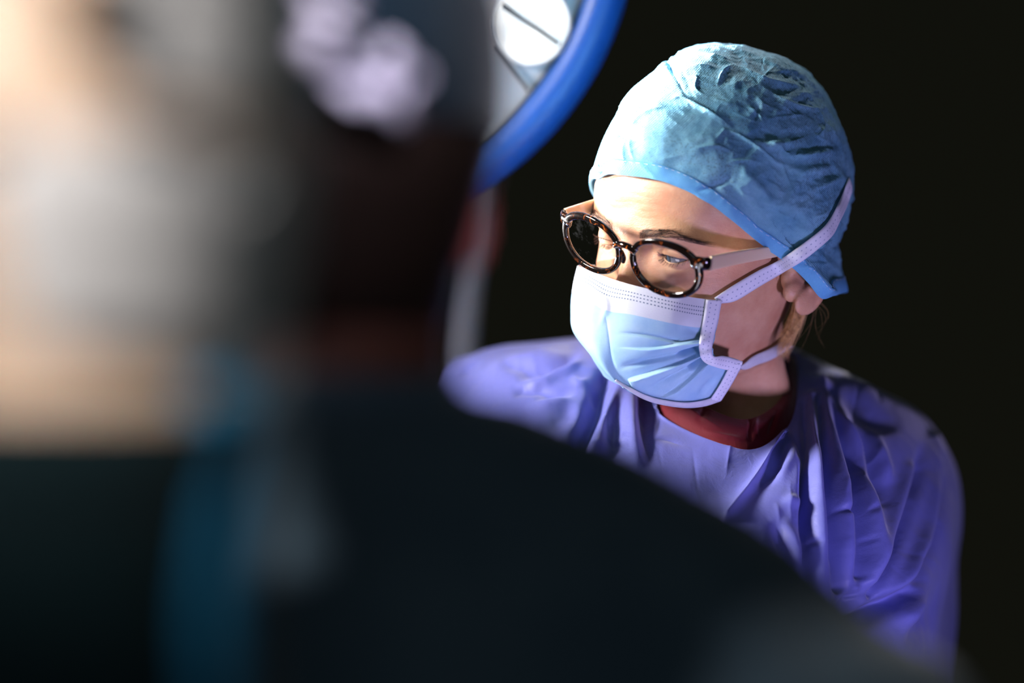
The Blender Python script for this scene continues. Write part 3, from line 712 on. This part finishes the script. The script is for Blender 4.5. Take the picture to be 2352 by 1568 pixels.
gown = [
 ring([(1492, 868, 2.185), (1522, 955, 2.115), (1695, 1026, 2.080), (1806, 984, 2.115), (1832, 880, 2.20), (1812, 800, 2.29), (1680, 765, 2.325), (1510, 790, 2.29)]),
 ring([(1478, 868, 2.180), (1508, 968, 2.108), (1695, 1045, 2.070), (1822, 1000, 2.108), (1850, 880, 2.20), (1828, 800, 2.30), (1680, 760, 2.335), (1490, 784, 2.30)]),
 ring([(1370, 815, 2.19), (1430, 1000, 2.08), (1685, 1120, 2.04), (1880, 1050, 2.08), (1950, 900, 2.21), (1905, 838, 2.32), (1680, 760, 2.38), (1420, 775, 2.32)]),
 ring([(1200, 830, 2.20), (1290, 1030, 2.07), (1665, 1240, 2.00), (1955, 1160, 2.07), (2075, 960, 2.22), (2000, 886, 2.35), (1680, 800, 2.42), (1290, 786, 2.34)]),
 ring([(1080, 880, 2.21), (1180, 1110, 2.06), (1650, 1380, 1.98), (2010, 1310, 2.06), (2150, 1075, 2.23), (2085, 945, 2.38), (1680, 900, 2.46), (1150, 806, 2.36)]),
 ring([(1025, 1010, 2.21), (1130, 1290, 2.05), (1640, 1540, 1.97), (2040, 1470, 2.06), (2195, 1215, 2.24), (2150, 1080, 2.40), (1680, 1060, 2.48), (1060, 860, 2.37)]),
 ring([(1010, 1260, 2.21), (1110, 1500, 2.05), (1640, 1740, 1.97), (2040, 1660, 2.06), (2165, 1420, 2.24), (2150, 1330, 2.41), (1680, 1350, 2.48), (1020, 1150, 2.38)]),
 ring([(1020, 1560, 2.21), (1120, 1760, 2.05), (1640, 1980, 1.98), (2030, 1900, 2.06), (2150, 1620, 2.24), (2140, 1600, 2.41), (1680, 1650, 2.47), (1030, 1500, 2.38)]),
 ring([(1060, 2400, 2.21), (1150, 2500, 2.06), (1640, 2600, 1.99), (2000, 2560, 2.06), (2110, 2450, 2.24), (2080, 2400, 2.40), (1680, 2400, 2.46), (1090, 2380, 2.37)]),
 ring([(1000, 5300, 2.21), (1100, 5400, 2.04), (1640, 5480, 1.97), (2060, 5450, 2.04), (2180, 5300, 2.24), (2150, 5200, 2.42), (1680, 5150, 2.49), (1040, 5200, 2.40)])]
NGR, NGA = 560, 760
gc = np.array(gown); tu = np.concatenate([np.linspace(0, 7, 500, endpoint=False), np.linspace(7, 9, 60)]); NGR = len(tu)
X_ = catmull(gc, tu); GV = np.swapaxes(catmull(np.swapaxes(X_, 0, 1), np.linspace(0, 8, NGA, endpoint=False), True), 0, 1)
GN = gnormals(GV, cv=True)
if GN[200, 190, 1] > 0: GN = -GN
gs = fbm(GV, 9, 2, False, 1.0); gr = fbm(GV, 26, 2, False, 4.0)
edge = np.clip(tu/1.2, 0.05, 1)[:, None]
GV = GV+GN*((.0050*gs+.0006*gr)*edge)[..., None]
gownS = [  # folds: kind, width px, height mm, path
 ('g', 16, -22, [(1392, 870), (1370, 930), (1335, 1010), (1300, 1080)], .6, 1), ('g', 20, 9, [(1420, 880), (1400, 930), (1365, 1020), (1335, 1090)], 1, 1),
 ('g', 13, -10, [(1418, 915), (1408, 980), (1405, 1050)], .4, .3), ('g', 16, 9, [(1446, 905), (1455, 980), (1462, 1060)], 1, .5), ('g', 15, -9, [(1482, 920), (1480, 980), (1490, 1060)], .6, .2),
 ('g', 9, 3, [(1375, 995), (1410, 1008), (1445, 1000)]), ('g', 6, -3, [(1385, 1005), (1415, 1014), (1445, 1010)]), ('s', 4, -1.5, [(1490, 1004), (1535, 1010), (1575, 1026)]),
 ('g', 40, -9, [(1500, 1180), (1640, 1130), (1740, 1070), (1795, 1010)], .3, .3),
 ('s', 7, 10, [(1800, 1000), (1762, 1055), (1715, 1125), (1668, 1185)], 1, 1), ('g', 12, -8, [(1815, 1010), (1785, 1060), (1735, 1120)]), ('g', 12, 6, [(1840, 1010), (1810, 1055), (1780, 1110)]),
 ('g', 10, 6, [(1790, 1150), (1825, 1150), (1850, 1165)]), ('g', 6, -6, [(1820, 1000), (1840, 1030), (1830, 1050)]), ('g', 6, -5, [(1780, 1060), (1800, 1070)]),
 ('g', 12, -9, [(1770, 1190), (1800, 1250), (1840, 1330)]), ('g', 12, 6, [(1790, 1180), (1825, 1250), (1850, 1330)]),
 # the long pleats below the right shoulder
 ('g', 8, -16, [(1850, 930), (1852, 1040), (1850, 1200), (1855, 1330)], .4, .4), ('g', 14, 12, [(1862, 920), (1872, 1040), (1878, 1180), (1880, 1300), (1900, 1400)], .6, .4),
 ('g', 9, -14, [(1880, 930), (1890, 1060), (1898, 1180), (1912, 1300), (1925, 1360)], .5, .5), ('g', 15, 12, [(1900, 930), (1920, 1060), (1935, 1180), (1940, 1270), (1945, 1330)], .5, .5),
 ('g', 10, -16, [(1905, 900), (1942, 1050), (1968, 1180), (1968, 1320)], .5, .5), ('g', 16, 14, [(1960, 1080), (1990, 1160), (2005, 1260), (1990, 1330)], .4, .5),
 ('s', 9, 9, [(1885, 880), (1930, 960), (1985, 1040), (2008, 1090)], 1, .6), ('g', 10, -9, [(1930, 990), (1958, 1060), (1975, 1100)]), ('g', 12, -18, [(1965, 965), (2005, 1060), (2025, 1150)], .3, .3),
 ('g', 12, 8, [(1998, 975), (2025, 1060), (2045, 1120)]), ('g', 16, -8, [(1900, 870), (1960, 930), (2020, 970), (2080, 975)]), ('g', 20, 8, [(1880, 840), (1960, 890), (2050, 940)]),
 ('g', 14, 9, [(2090, 1080), (2060, 1160), (2030, 1250), (2000, 1330)], .5, .5), ('g', 11, -13, [(2115, 1080), (2085, 1170), (2050, 1270), (2010, 1360)], .4, .8),
 ('g', 12, 11, [(2145, 1010), (2155, 1100), (2130, 1210), (2080, 1330), (2060, 1360)], .5, .6), ('g', 11, -11, [(2165, 1060), (2160, 1140), (2140, 1240), (2110, 1330)], .4, .6), ('g', 9, -8, [(2118, 1010), (2112, 1080), (2105, 1150)]),
 ('g', 16, -30, [(2090, 1360), (2040, 1392), (1985, 1415), (1950, 1390)], .6, .6), ('g', 20, 12, [(2130, 1330), (2100, 1400), (2060, 1450)]), ('g', 14, -10, [(2160, 1330), (2120, 1430), (2080, 1500)]),
 ('g', 7, -6, [(1900, 1320), (1920, 1345), (1945, 1340)]), ('g', 6, 5, [(1905, 1350), (1930, 1365), (1960, 1345)]), ('g', 6, -6, [(1930, 1355), (1960, 1365), (1985, 1350)]), ('g', 5, 4, [(1960, 1340), (1975, 1370)]),
 ('g', 6, -4, [(1905, 1175), (1940, 1178), (1975, 1185)]), ('g', 6, -4, [(1980, 1175), (2000, 1180)]), ('g', 6, -3, [(1850, 1250), (1880, 1245)]), ('g', 6, -3, [(1975, 1245), (2000, 1240)]),
 # left shoulder crinkles
 ('g', 12, 6, [(1110, 850), (1180, 830), (1260, 810), (1330, 785)]), ('g', 9, -6, [(1140, 838), (1190, 840), (1230, 832)]), ('g', 10, -7, [(1230, 850), (1290, 835), (1340, 800)]), ('g', 9, 6, [(1240, 865), (1300, 850), (1345, 820)]),
 ('g', 10, -7, [(1180, 870), (1230, 850), (1280, 850)]), ('g', 9, 5, [(1180, 890), (1240, 880), (1290, 860)]), ('g', 8, -5, [(1170, 905), (1230, 895), (1290, 905)]), ('g', 8, -5, [(1220, 920), (1280, 905), (1330, 900)]),
 ('g', 10, 5, [(1200, 940), (1270, 925), (1330, 915)]), ('g', 7, 4, [(1310, 860), (1330, 880), (1360, 870)]), ('g', 5, -4, [(1050, 872), (1075, 845), (1110, 825)]), ('g', 16, -8, [(1330, 930), (1290, 960), (1240, 1000)]), ('g', 8, -5, [(1362, 880), (1364, 915)])]
GN = gnormals(GV, cv=True)
if GN[200, 190, 1] > 0: GN = -GN
for k in range(90):
    x0, y0 = rng.uniform(1060, 2160), rng.uniform(800, 1450)
    a_ = rng.normal(-.3, .4) if x0 < 1400 else rng.normal(1.35, .35); ln = rng.uniform(40, 130)
    gownS.append(('s', rng.uniform(3, 7), rng.uniform(.5, 1.8)*rng.choice([-1, 1]), [(x0, y0), (x0+ln*.5*math.cos(a_)+rng.uniform(-6, 6), y0+ln*.5*math.sin(a_)), (x0+ln*math.cos(a_), y0+ln*math.sin(a_))]))
gownS = [(q[0], q[1]*1.25)+tuple(q[2:]) for q in gownS]
GV = strokes(GV, GN, gownS, scale=.80)
o = mkobj('gown', GV, gfaces(NGR, NGA, cv=True), M_gown, surgeon); sd = o.modifiers.new('t', 'SOLIDIFY'); sd.thickness = .0015; sd.offset = -1; o['label'] = 'violet-blue surgical gown with deep folds'

# ================================================================== GLASSES
RG = rotm(-37.5, 24.5, 16.3); OG = P(1438, 589, 2.036)
def g2w(L): return OG+np.asarray(L, float) @ RG.T
def bend(V): V = np.array(V, float); V[..., 1] += .0078*(V[..., 0]/.069)**2; return V
def lens_outline(a, b, n, t, sgn):
    c, s_ = np.cos(t), np.sin(t); x = a*np.sign(c)*np.abs(c)**(2/n); z = b*np.sign(s_)*np.abs(s_)**(2/n)
    z = z*(1-.06*np.where(z < 0, (x/a)**2*0, 0)); x = x*(1+.05*np.clip(z/b, -1, 1)); return x*sgn, z
LC = (.0337, -.0003)
def rim(sgn):
    n = 120; t = np.linspace(0, 2*np.pi, n, endpoint=False)
    xi, zi = lens_outline(.0252, .0180, 2.2, t, sgn); wv = .0047+.0014*np.clip(np.cos(t-.7), 0, 1)**2
    xo, zo = lens_outline(.0252+.0042, .0180+.0042, 2.2, t, sgn)
    mid = np.stack([LC[0]*sgn+(xi+xo)/2, np.zeros(n), LC[1]+(zi+zo)/2], -1)
    out = np.stack([xo-xi, np.zeros(n), zo-zi], -1); out /= np.linalg.norm(out, axis=1, keepdims=True)
    a = np.linspace(0, 2*np.pi, 16, endpoint=False); ca, sa_ = np.cos(a), np.sin(a)
    cx = np.sign(ca)*np.abs(ca)**.6; sy = np.sign(sa_)*np.abs(sa_)**.6
    V = mid[:, None]+out[:, None]*(cx[None, :, None]*(wv/2)[:, None, None])+np.array([0, 1, 0])*(sy[None, :, None]*.0020)
    return V.reshape(-1, 3), [tuple(q) for q in gfaces(n, 16, True, True)]
parts = []
for sgn in (1, -1):
    parts.append(rim(sgn))
    e = resample(np.array([(.0550*sgn, 0, .0095), (.0600*sgn, .0003, .0102), (.0645*sgn, .0010, .0100), (.0665*sgn, .0045, .0095)]), 16)
    parts.append(tube_mesh(e, [.0052]*13+[.0049, .0046, .004], 16, flat=.45))
    if sgn > 0: continue
    pad = resample(np.array([(.0058*sgn, .0012, .002), (.0056*sgn, .0040, -.004), (.0080*sgn, .0062, -.0095)]), 12)
    parts.append(tube_mesh(pad, np.linspace(.0022, .0016, 12), 10))
br = resample(np.array([(-.0100, 0, .0060), (-.0050, -.0006, .0088), (0, -.0010, .0096), (.0050, -.0006, .0088), (.0100, 0, .0060)]), 30)
parts.append(tube_mesh(br, .0027, 14, flat=.95, up=(0, 1, 0)))
vf, ff = remesh('frame_tmp', parts, .00055, 3)
glasses = empty('eyeglasses', tuple(OG))
setp(glasses, 'tortoiseshell eyeglasses with cream temples worn low on the nose of the surgeon', 'glasses')
o = mkobj('frame', g2w(bend(vf)), ff, M_tort, glasses); o['label'] = 'dark tortoiseshell frame front'
for sgn in (1, -1):
    t = np.linspace(0, 2*np.pi, 64, endpoint=False); xi, zi = lens_outline(.0254, .0182, 2.2, t, sgn)
    rr = np.linspace(1, 0.004, 10); V = []
    for side in (0, 1):
        for q in rr: V.append(np.stack([LC[0]*sgn+xi*q, np.full(64, -.0010*(1-q*q)+.0008*side), LC[1]+zi*q], -1))
    V = np.array(V); v0 = V[:10]; v1 = V[10:][::-1]; Vc = np.concatenate([v0, v1]); fc = [tuple(q) for q in gfaces(20, 64, cv=True)]+[tuple(range(64))[::-1], tuple(range(19*64, 20*64))]
    fc = [tuple(q) for q in gfaces(10, 64, cv=True)]+[tuple(range(9*64, 10*64))[::-1]]
    mkobj('lens', g2w(bend(v0)), fc, M_lens, glasses)
# temples: start at the hinge, run back over the ears; near one passes under the cap edge
def temple(path, name, lab):
    path = resample(np.array(path, float), 60); n = len(path); T = np.gradient(path, axis=0); T /= np.linalg.norm(T, axis=1, keepdims=True)
    Up = RG[:, 2]; S = np.cross(T, Up); S /= np.linalg.norm(S, axis=1, keepdims=True); U = np.cross(S, T)
    hgt = np.interp(np.linspace(0, 1, n), [0, .25, .42, .6, 1], [.0108, .0098, .0085, .0065, .0075])/2; th = .0015
    a = np.linspace(0, 2*np.pi, 16, endpoint=False); ca, sa_ = np.cos(a), np.sin(a); cx = np.sign(ca)*np.abs(ca)**.45; sy = np.sign(sa_)*np.abs(sa_)**.45
    V = path[:, None]+S[:, None]*(cx[None, :, None]*th)+U[:, None]*(sy[None, :, None]*hgt[:, None, None])
    f = [tuple(q) for q in gfaces(n, 16, cv=True)]+[tuple(range(16))[::-1], tuple(range((n-1)*16, n*16))]
    o = mkobj(name, V, f, M_cream, glasses); o['label'] = lab; return o
hn = g2w(bend(np.array([.0660, .0040, .0095]))); hf = g2w(bend(np.array([-.0660, .0040, .0095])))
temple([hn, P(1700, 590, 2.032), P(1775, 578, 2.062), P(1835, 572, 2.090), P(1880, 590, 2.112), P(1905, 625, 2.125)], 'temple', 'cream temple nearest the camera')
temple([hf, hf+RH@np.array([.001, .035, .001]), hf+RH@np.array([.003, .075, .001]), hf+RH@np.array([.003, .100, -.004]), hf+RH@np.array([.004, .118, -.022])], 'temple', 'cream temple on the far side')
for sgn in (1, -1):
    for dx in (0, .0032):
        c = bend(np.array([(.0570+dx)*sgn, -.0022, .0080])); v, f = ellipsoid(g2w(c), (.00085, .0005, .00085), 12, 8, RG); mkobj('rivet', v, f, M_metal, glasses)

# ================================================================== FOREGROUND COLLEAGUE SEEN FROM BEHIND
DA = 1.33
M_highlight = Mat('pale_highlight', srgb(200, 194, 212), 0.7).m
def body_rings(tab, cx, d, dep=0.8, n=96, m=160, nexp=2.2):
    """tab rows: (py, half width px, depth factor, dx)"""
    T = resample(np.array(tab, float), m); a = np.linspace(0, 2*np.pi, n, endpoint=False)
    c, s_ = np.cos(a), np.sin(a); cc = np.sign(c)*np.abs(c)**(2/nexp); ss_ = np.sign(s_)*np.abs(s_)**(2/nexp)
    V = np.empty((m, n, 3))
    for i, (py, hw, df, dx) in enumerate(T):
        p = P(cx+dx, py, d); h = hw*d/F; V[i] = p+np.stack([cc*h, ss_*h*df, np.zeros(n)], -1)
    return V
def closed(V):
    m, n = V.shape[:2]; return [tuple(q) for q in gfaces(m, n, cv=True, flip=True)]+[tuple(range(n))[::-1], tuple(range((m-1)*n, m*n))]
back_p = empty('person', (-0.10, DA, 0.0))
setp(back_p, 'blurred colleague in dark cap and navy gown seen from behind, filling the left foreground', 'person')
tabA = [(-285, 10, 1, 0), (-265, 150, 1.1, 0), (-215, 280, 1.15, 0), (-120, 385, 1.2, 0), (0, 445, 1.2, 0), (120, 462, 1.2, 0), (260, 460, 1.2, 0), (400, 440, 1.2, -8), (540, 408, 1.15, -16), (680, 372, 1.1, -22), (800, 355, 1.0, -20), (900, 372, .95, -10), (960, 480, .75, 0), (1030, 640, .6, 0), (1150, 820, .55, 0), (1400, 900, .5, 0)]
VA = body_rings(tabA, 690, DA)
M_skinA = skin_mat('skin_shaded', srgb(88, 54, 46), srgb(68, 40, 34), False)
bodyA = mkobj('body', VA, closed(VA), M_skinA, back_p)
earv = [ellipsoid(P(1078, 505, DA-.0), (.010, .006, .024)), tube_mesh(resample(np.array([P(1070, 455, DA-.01), P(1098, 420, DA+.0), P(1106, 460, DA+.01), P(1094, 525, DA+.01), P(1070, 590, DA)]), 30), .004, 10)]
v, f = remesh('ear_tmp', earv, .002, 3)
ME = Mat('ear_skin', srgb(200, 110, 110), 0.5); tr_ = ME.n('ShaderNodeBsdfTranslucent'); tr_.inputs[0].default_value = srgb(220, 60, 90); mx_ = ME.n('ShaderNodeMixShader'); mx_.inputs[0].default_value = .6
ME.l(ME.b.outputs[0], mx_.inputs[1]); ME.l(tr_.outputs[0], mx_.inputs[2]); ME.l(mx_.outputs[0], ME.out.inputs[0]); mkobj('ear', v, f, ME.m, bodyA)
tabH = [(150, 468, 1.22, 0), (260, 470, 1.22, 0), (400, 449, 1.22, -8), (540, 416, 1.17, -16), (660, 384, 1.13, -22), (740, 362, 1.08, -22)]
VH = body_rings(tabH, 690, DA, m=60); mkobj('hair', VH, [tuple(q) for q in gfaces(60, 96, cv=True, flip=True)], M_dark, back_p)['label'] = 'short dark hair'
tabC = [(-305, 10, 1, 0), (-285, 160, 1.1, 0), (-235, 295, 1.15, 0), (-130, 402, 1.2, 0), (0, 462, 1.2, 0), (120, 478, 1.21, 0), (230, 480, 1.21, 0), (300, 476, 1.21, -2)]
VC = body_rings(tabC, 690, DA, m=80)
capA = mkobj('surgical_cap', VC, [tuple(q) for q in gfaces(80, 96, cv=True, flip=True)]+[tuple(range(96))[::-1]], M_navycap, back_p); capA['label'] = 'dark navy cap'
strip('cap_highlight', [(380, -120), (560, -90), (760, -30), (880, 60), (970, 165)], [(470, 40), (570, 75), (700, 150), (820, 235), (925, 285)], [VC.reshape(-1, 3)[::1]], M_highlight, capA, lift=.024, puff=.004, thick=.002)['label'] = 'pale lilac-grey strip standing in for a highlight across the cap'  # bright highlight on the dark cap, built as an added pale strip
tabG = [(862, 372, 1.0, -10), (900, 396, .95, -6), (935, 500, .80, 10), (985, 610, .72, 15), (1060, 760, .66, 30), (1150, 910, .62, 40), (1240, 1050, .6, 55), (1330, 1150, .6, 60), (1430, 1250, .6, 70), (1560, 1420, .55, 90), (1800, 1500, .5, 90), (2400, 1350, .5, 60), (4500, 1300, .5, 40), (7600, 1400, .5, 20)]
VG = body_rings(tabG, 690, DA, m=260, n=200)
NGn = gnormals(VG, cv=True)
if (NGn[100]*(VG[100]-VG[100].mean(0))).sum() < 0: NGn = -NGn
VG = VG+NGn*(.006*fbm(VG, 8, 3))[..., None]
mkobj('gown', VG, [tuple(q) for q in gfaces(260, 200, cv=True, flip=True)], M_navy, back_p)['label'] = 'dark navy gown'

# ================================================================== SECOND COLLEAGUE AT THE LEFT EDGE
DB = 0.95
M_pale = cloth_mat('pale_nonwoven', srgb(228, 224, 224), srgb(212, 208, 208), 2600, 0.1, bump=.2)
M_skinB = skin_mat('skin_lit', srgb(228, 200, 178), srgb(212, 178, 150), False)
left_p = empty('person', (-0.16, DB, 0.0))
setp(left_p, 'blurred colleague with pale hood and mask turned half away, cut off by the left edge', 'person')
tabB = [(-420, 10, 1, 0), (-395, 180, 1, 0), (-320, 340, 1.1, 0), (-180, 480, 1.1, 0), (0, 540, 1.1, 0), (200, 560, 1.1, 0), (400, 545, 1.1, 0), (560, 500, 1.05, 10), (700, 440, 1.0, 20), (830, 380, .95, 40), (950, 370, .95, 60), (1050, 420, .9, 40), (1150, 440, .8, 0), (1400, 430, .8, 0)]
VB = body_rings(tabB, 130, DB)
bodyB = mkobj('body', VB, closed(VB), M_skinB, left_p)
tabBC = [(-440, 10, 1, 0), (-412, 190, 1, 0), (-335, 355, 1.1, 0), (-190, 498, 1.1, 0), (0, 558, 1.1, 0), (100, 572, 1.1, 0), (200, 576, 1.1, 0), (265, 577, 1.1, 0)]
def sector(V, a0_, a1_):
    n = V.shape[1]; i0, i1 = int(a0_/360*n), int(a1_/360*n); idx = np.arange(i0, i1+1) % n; return V[:, idx]
VBc = body_rings(tabBC, 130, DB, m=80)
S_ = sector(VBc, 290, 450); o = mkobj('hood', S_, gfaces(80, S_.shape[1], flip=True), M_pale, left_p); o.modifiers.new('t', 'SOLIDIFY').thickness = .002; o['label'] = 'pale grey hood'
tabBM = [(350, 566, 1.12, 0), (430, 560, 1.14, 5), (560, 530, 1.12, 15), (660, 490, 1.1, 30), (760, 450, 1.1, 50)]
VBm = body_rings(tabBM, 130, DB, m=50); S_ = sector(VBm, 268, 440); o = mkobj('face_mask', S_, gfaces(50, S_.shape[1], flip=True), M_pale, left_p); o.modifiers.new('t', 'SOLIDIFY').thickness = .002; o['label'] = 'pale grey mask'
VBf = VB.reshape(-1, 3)
strip('hood_drape', [(330, 560), (380, 700), (440, 860), (460, 960)], [(590, 420), (630, 640), (650, 800), (600, 960)], [VBf], M_pale, left_p, lift=.006, puff=.003, thick=.002)['label'] = 'pale drape from the hood onto the neck'
strip('hair', [(120, -90), (165, 40), (195, 150)], [(290, -90), (255, 50), (225, 160)], [VBf], hair_mat('brown_hair', srgb(92, 66, 44), srgb(64, 44, 28)), left_p, lift=.016, puff=.004, thick=.002)
for px_, py_ in ((340, 308), (-30, 330)):
    v, f = ellipsoid(P(px_, py_, VBf[(np.hypot(*(np.array(proj(VBf))-np.array([[px_], [py_]])))) < 40][:, 1].min()-.001), (.013, .008, .006), 20, 12); mkobj('eye', v, f, M_dark, bodyB)
tabBG = [(930, 450, .9, 90), (980, 500, .9, 40), (1060, 520, .9, 0), (1200, 510, .8, 0), (1568, 500, .8, 0), (2400, 700, .6, 0), (6000, 900, .6, 0), (10500, 1000, .6, 0)]
VBg = body_rings(tabBG, 100, DB, m=200); mkobj('gown', VBg, [tuple(q) for q in gfaces(200, 96, cv=True, flip=True)], gown_mat('black_teal_gown', srgb(24, 40, 44), srgb(16, 30, 34), .05, .95), left_p)['label'] = 'dark teal gown'
tr = np.array([P(500, 880, DB-.03), P(500, 1000, DB-.03), P(485, 1200, DB-.03), P(470, 1500, DB-.03), P(460, 2000, DB-.03)])
v, f = tube_mesh(resample(tr, 60), .010, 16); mkobj('neck_tie', v, f, M_teal, left_p)['label'] = 'teal gown tie hanging down'

# ================================================================== SURGICAL LAMP
DL = 2.28
M_lampblue = Mat('lamp_blue_rim', srgb(28, 84, 170), 0.45).m
M_lampface = Mat('lamp_face', srgb(196, 196, 204), 0.4).m
M_lampdark = Mat('lamp_seam', srgb(40, 52, 60), 0.5).m
M_glow = Mat('lamp_glow', (1, 1, 1, 1), 0.3); M_glow.b.inputs['Emission Color'].default_value = (1, .98, .96, 1); M_glow.b.inputs['Emission Strength'].default_value = 1.1
gl = M_glow; gl.l(gl.ramp(gl.noise(22, 3, .5, None, .8), [(0.3, (.35, .35, .4, 1)), (0.62, (1, 1, 1, 1))]), gl.b.inputs['Emission Color'])
RL = rotm(0, 6, 0); LCp = P(718, -200, DL); RA = 744*DL/F
lamp = empty('surgical_lamp', tuple(LCp)); setp(lamp, 'round white surgical lamp head with blue rim, behind the dark cap of the colleague', 'lamp')
def l2w(V): return LCp+np.asarray(V, float) @ RL.T
# housing: lathe about local y
def lathe(profile, n=128):
    pr = np.array(profile, float); a = np.linspace(0, 2*np.pi, n, endpoint=False)
    return np.stack([pr[:, 0][:, None]*np.cos(a), np.repeat(pr[:, 1][:, None], n, 1), pr[:, 0][:, None]*np.sin(a)], -1)
hp = [(.001, .085), (RA*.5, .080), (RA*.85, .06), (RA*.93, .035), (RA*.905, .004), (RA*.86, 0), (RA*.5, -.002), (.001, -.003)]
V = lathe(resample(np.array(hp), 40)); mkobj('housing', l2w(V), gfaces(40, 128, cv=True), M_lampface, lamp)['label'] = 'white lamp face'
aa = np.linspace(0, 2*np.pi, 24, endpoint=False); tor = np.stack([RA*.935+.0190*np.cos(aa)*1.0, .012+.028*np.sin(aa)], -1)
V = lathe(np.concatenate([tor, tor[:1]])); mkobj('rim', l2w(V), gfaces(25, 128, cv=True), M_lampblue, lamp)['label'] = 'blue rubber rim'
V = lathe(np.array([(RA*.868, .001), (RA*.870, -.005), (RA*.876, -.0055), (RA*.882, .001)])); mkobj('seam_ring', l2w(V), gfaces(4, 128, cv=True), M_lampdark, lamp)
def lp(px, py):   # point of the lamp's face plane under a pixel, in lamp space
    o_ = (np.array([0, 0, CZ])-LCp) @ RL; d_ = (P(px, py, 1.0)-np.array([0, 0, CZ])) @ RL; t = (-.004-o_[1])/d_[1]; return o_+d_*t
rr_ = 92*DL/F
c1 = lp(1215, 55)
angc = math.atan2(c1[2], c1[0]); rad = math.hypot(c1[0], c1[2])
for k in range(8):
    an = angc+k*math.pi/4; c = np.array([rad*math.cos(an), 0, rad*math.sin(an)])
    pr = resample(np.array([(.0005, -.0050), (rr_*.5, -.009), (rr_*.9, -.008), (rr_, -.003)]), 14); V = lathe(pr, 48)+c
    g = mkobj('light_cell', l2w(V), gfaces(14, 48, cv=True, flip=True), M_glow.m, lamp); g['label'] = 'glowing round lamp cell'
    V = lathe(np.array([(rr_*1.0, -.002), (rr_*1.03, -.010), (rr_*1.07, -.002)]), 48)+c; mkobj('cell_ring', l2w(V), gfaces(3, 48, cv=True, flip=True), M_lampface, g)
    vb, fb = tube_mesh(l2w(np.array([c+np.array([-rr_*.7, -.0105, rr_*.45]), c+np.array([0, -.0115, .0]), c+np.array([rr_*.75, -.0100, -rr_*.5])])), .0022, 8); mkobj('reflector_bar', vb, fb, M_lampdark, g)
for k in range(8):   # seams between the cells
    an = angc+(k+.5)*math.pi/4
    if k == 7: s0, s1 = lp(1128, 108), lp(1215, 208)
    else: s0, s1 = np.array([RA*.55*math.cos(an), -.004, RA*.55*math.sin(an)]), np.array([RA*.87*math.cos(an), -.004, RA*.87*math.sin(an)])
    s0[1] = s1[1] = -.005; v, f = tube_mesh(l2w(np.array([s0, (s0+s1)/2, s1])), .0016, 8); mkobj('seam', v, f, M_lampdark, lamp)
# white pendant pole behind
M_pole = Mat('pole_white', srgb(238, 234, 238), 0.5).m
pole = empty('equipment_column', tuple(P(1085, 1000, 2.75)*np.array([1, 1, 0]))); setp(pole, 'pale grey equipment column standing behind the masked surgeon, under the lamp', 'column')
cp = resample(np.array([P(1094, 300, 2.75), P(1082, 500, 2.75), P(1062, 700, 2.75), P(1046, 880, 2.75), P(1030, 1100, 2.75)]), 20)
cp = np.concatenate([cp, [np.array([cp[-1][0], cp[-1][1], .06])]])
v, f = tube_mesh(cp, 46*2.75/F, 24, up=(0, 1, 0)); mkobj('post', v, f, M_pole, pole)
V = lathe([(.16, 0), (.18, 0.0), (.18, .03), (.03, .06), (.001, .06)], 48)[..., [0, 2, 1]]+np.array([cp[-1][0], cp[-1][1], 0]); mkobj('base', V, gfaces(5, 48, cv=True), M_pole, pole)

# ================================================================== THE ROOM (in darkness)
M_wall = Mat('dark_wall', srgb(60, 62, 52), 0.9).m
M_floor = Mat('dark_floor', srgb(50, 54, 56), 0.6)
M_floor.l(M_floor.ramp(M_floor.noise(6), [(.3, srgb(44, 48, 50)), (.7, srgb(56, 60, 62))]), M_floor.b.inputs['Base Color'])
def box(name, lo, hi, mat, lab=None):
    lo, hi = np.array(lo), np.array(hi); c = np.array([[(lo, hi)[i][0], (lo, hi)[j][1], (lo, hi)[k][2]] for i in (0, 1) for j in (0, 1) for k in (0, 1)])
    o = mkobj(name, c, [(0, 1, 3, 2), (4, 6, 7, 5), (0, 4, 5, 1), (2, 3, 7, 6), (0, 2, 6, 4), (1, 5, 7, 3)], mat, smooth=False); o['kind'] = 'structure'; return o
box('floor', (-3.5, -1.5, -.1), (3.5, 7, 0), M_floor.m)
print('done')
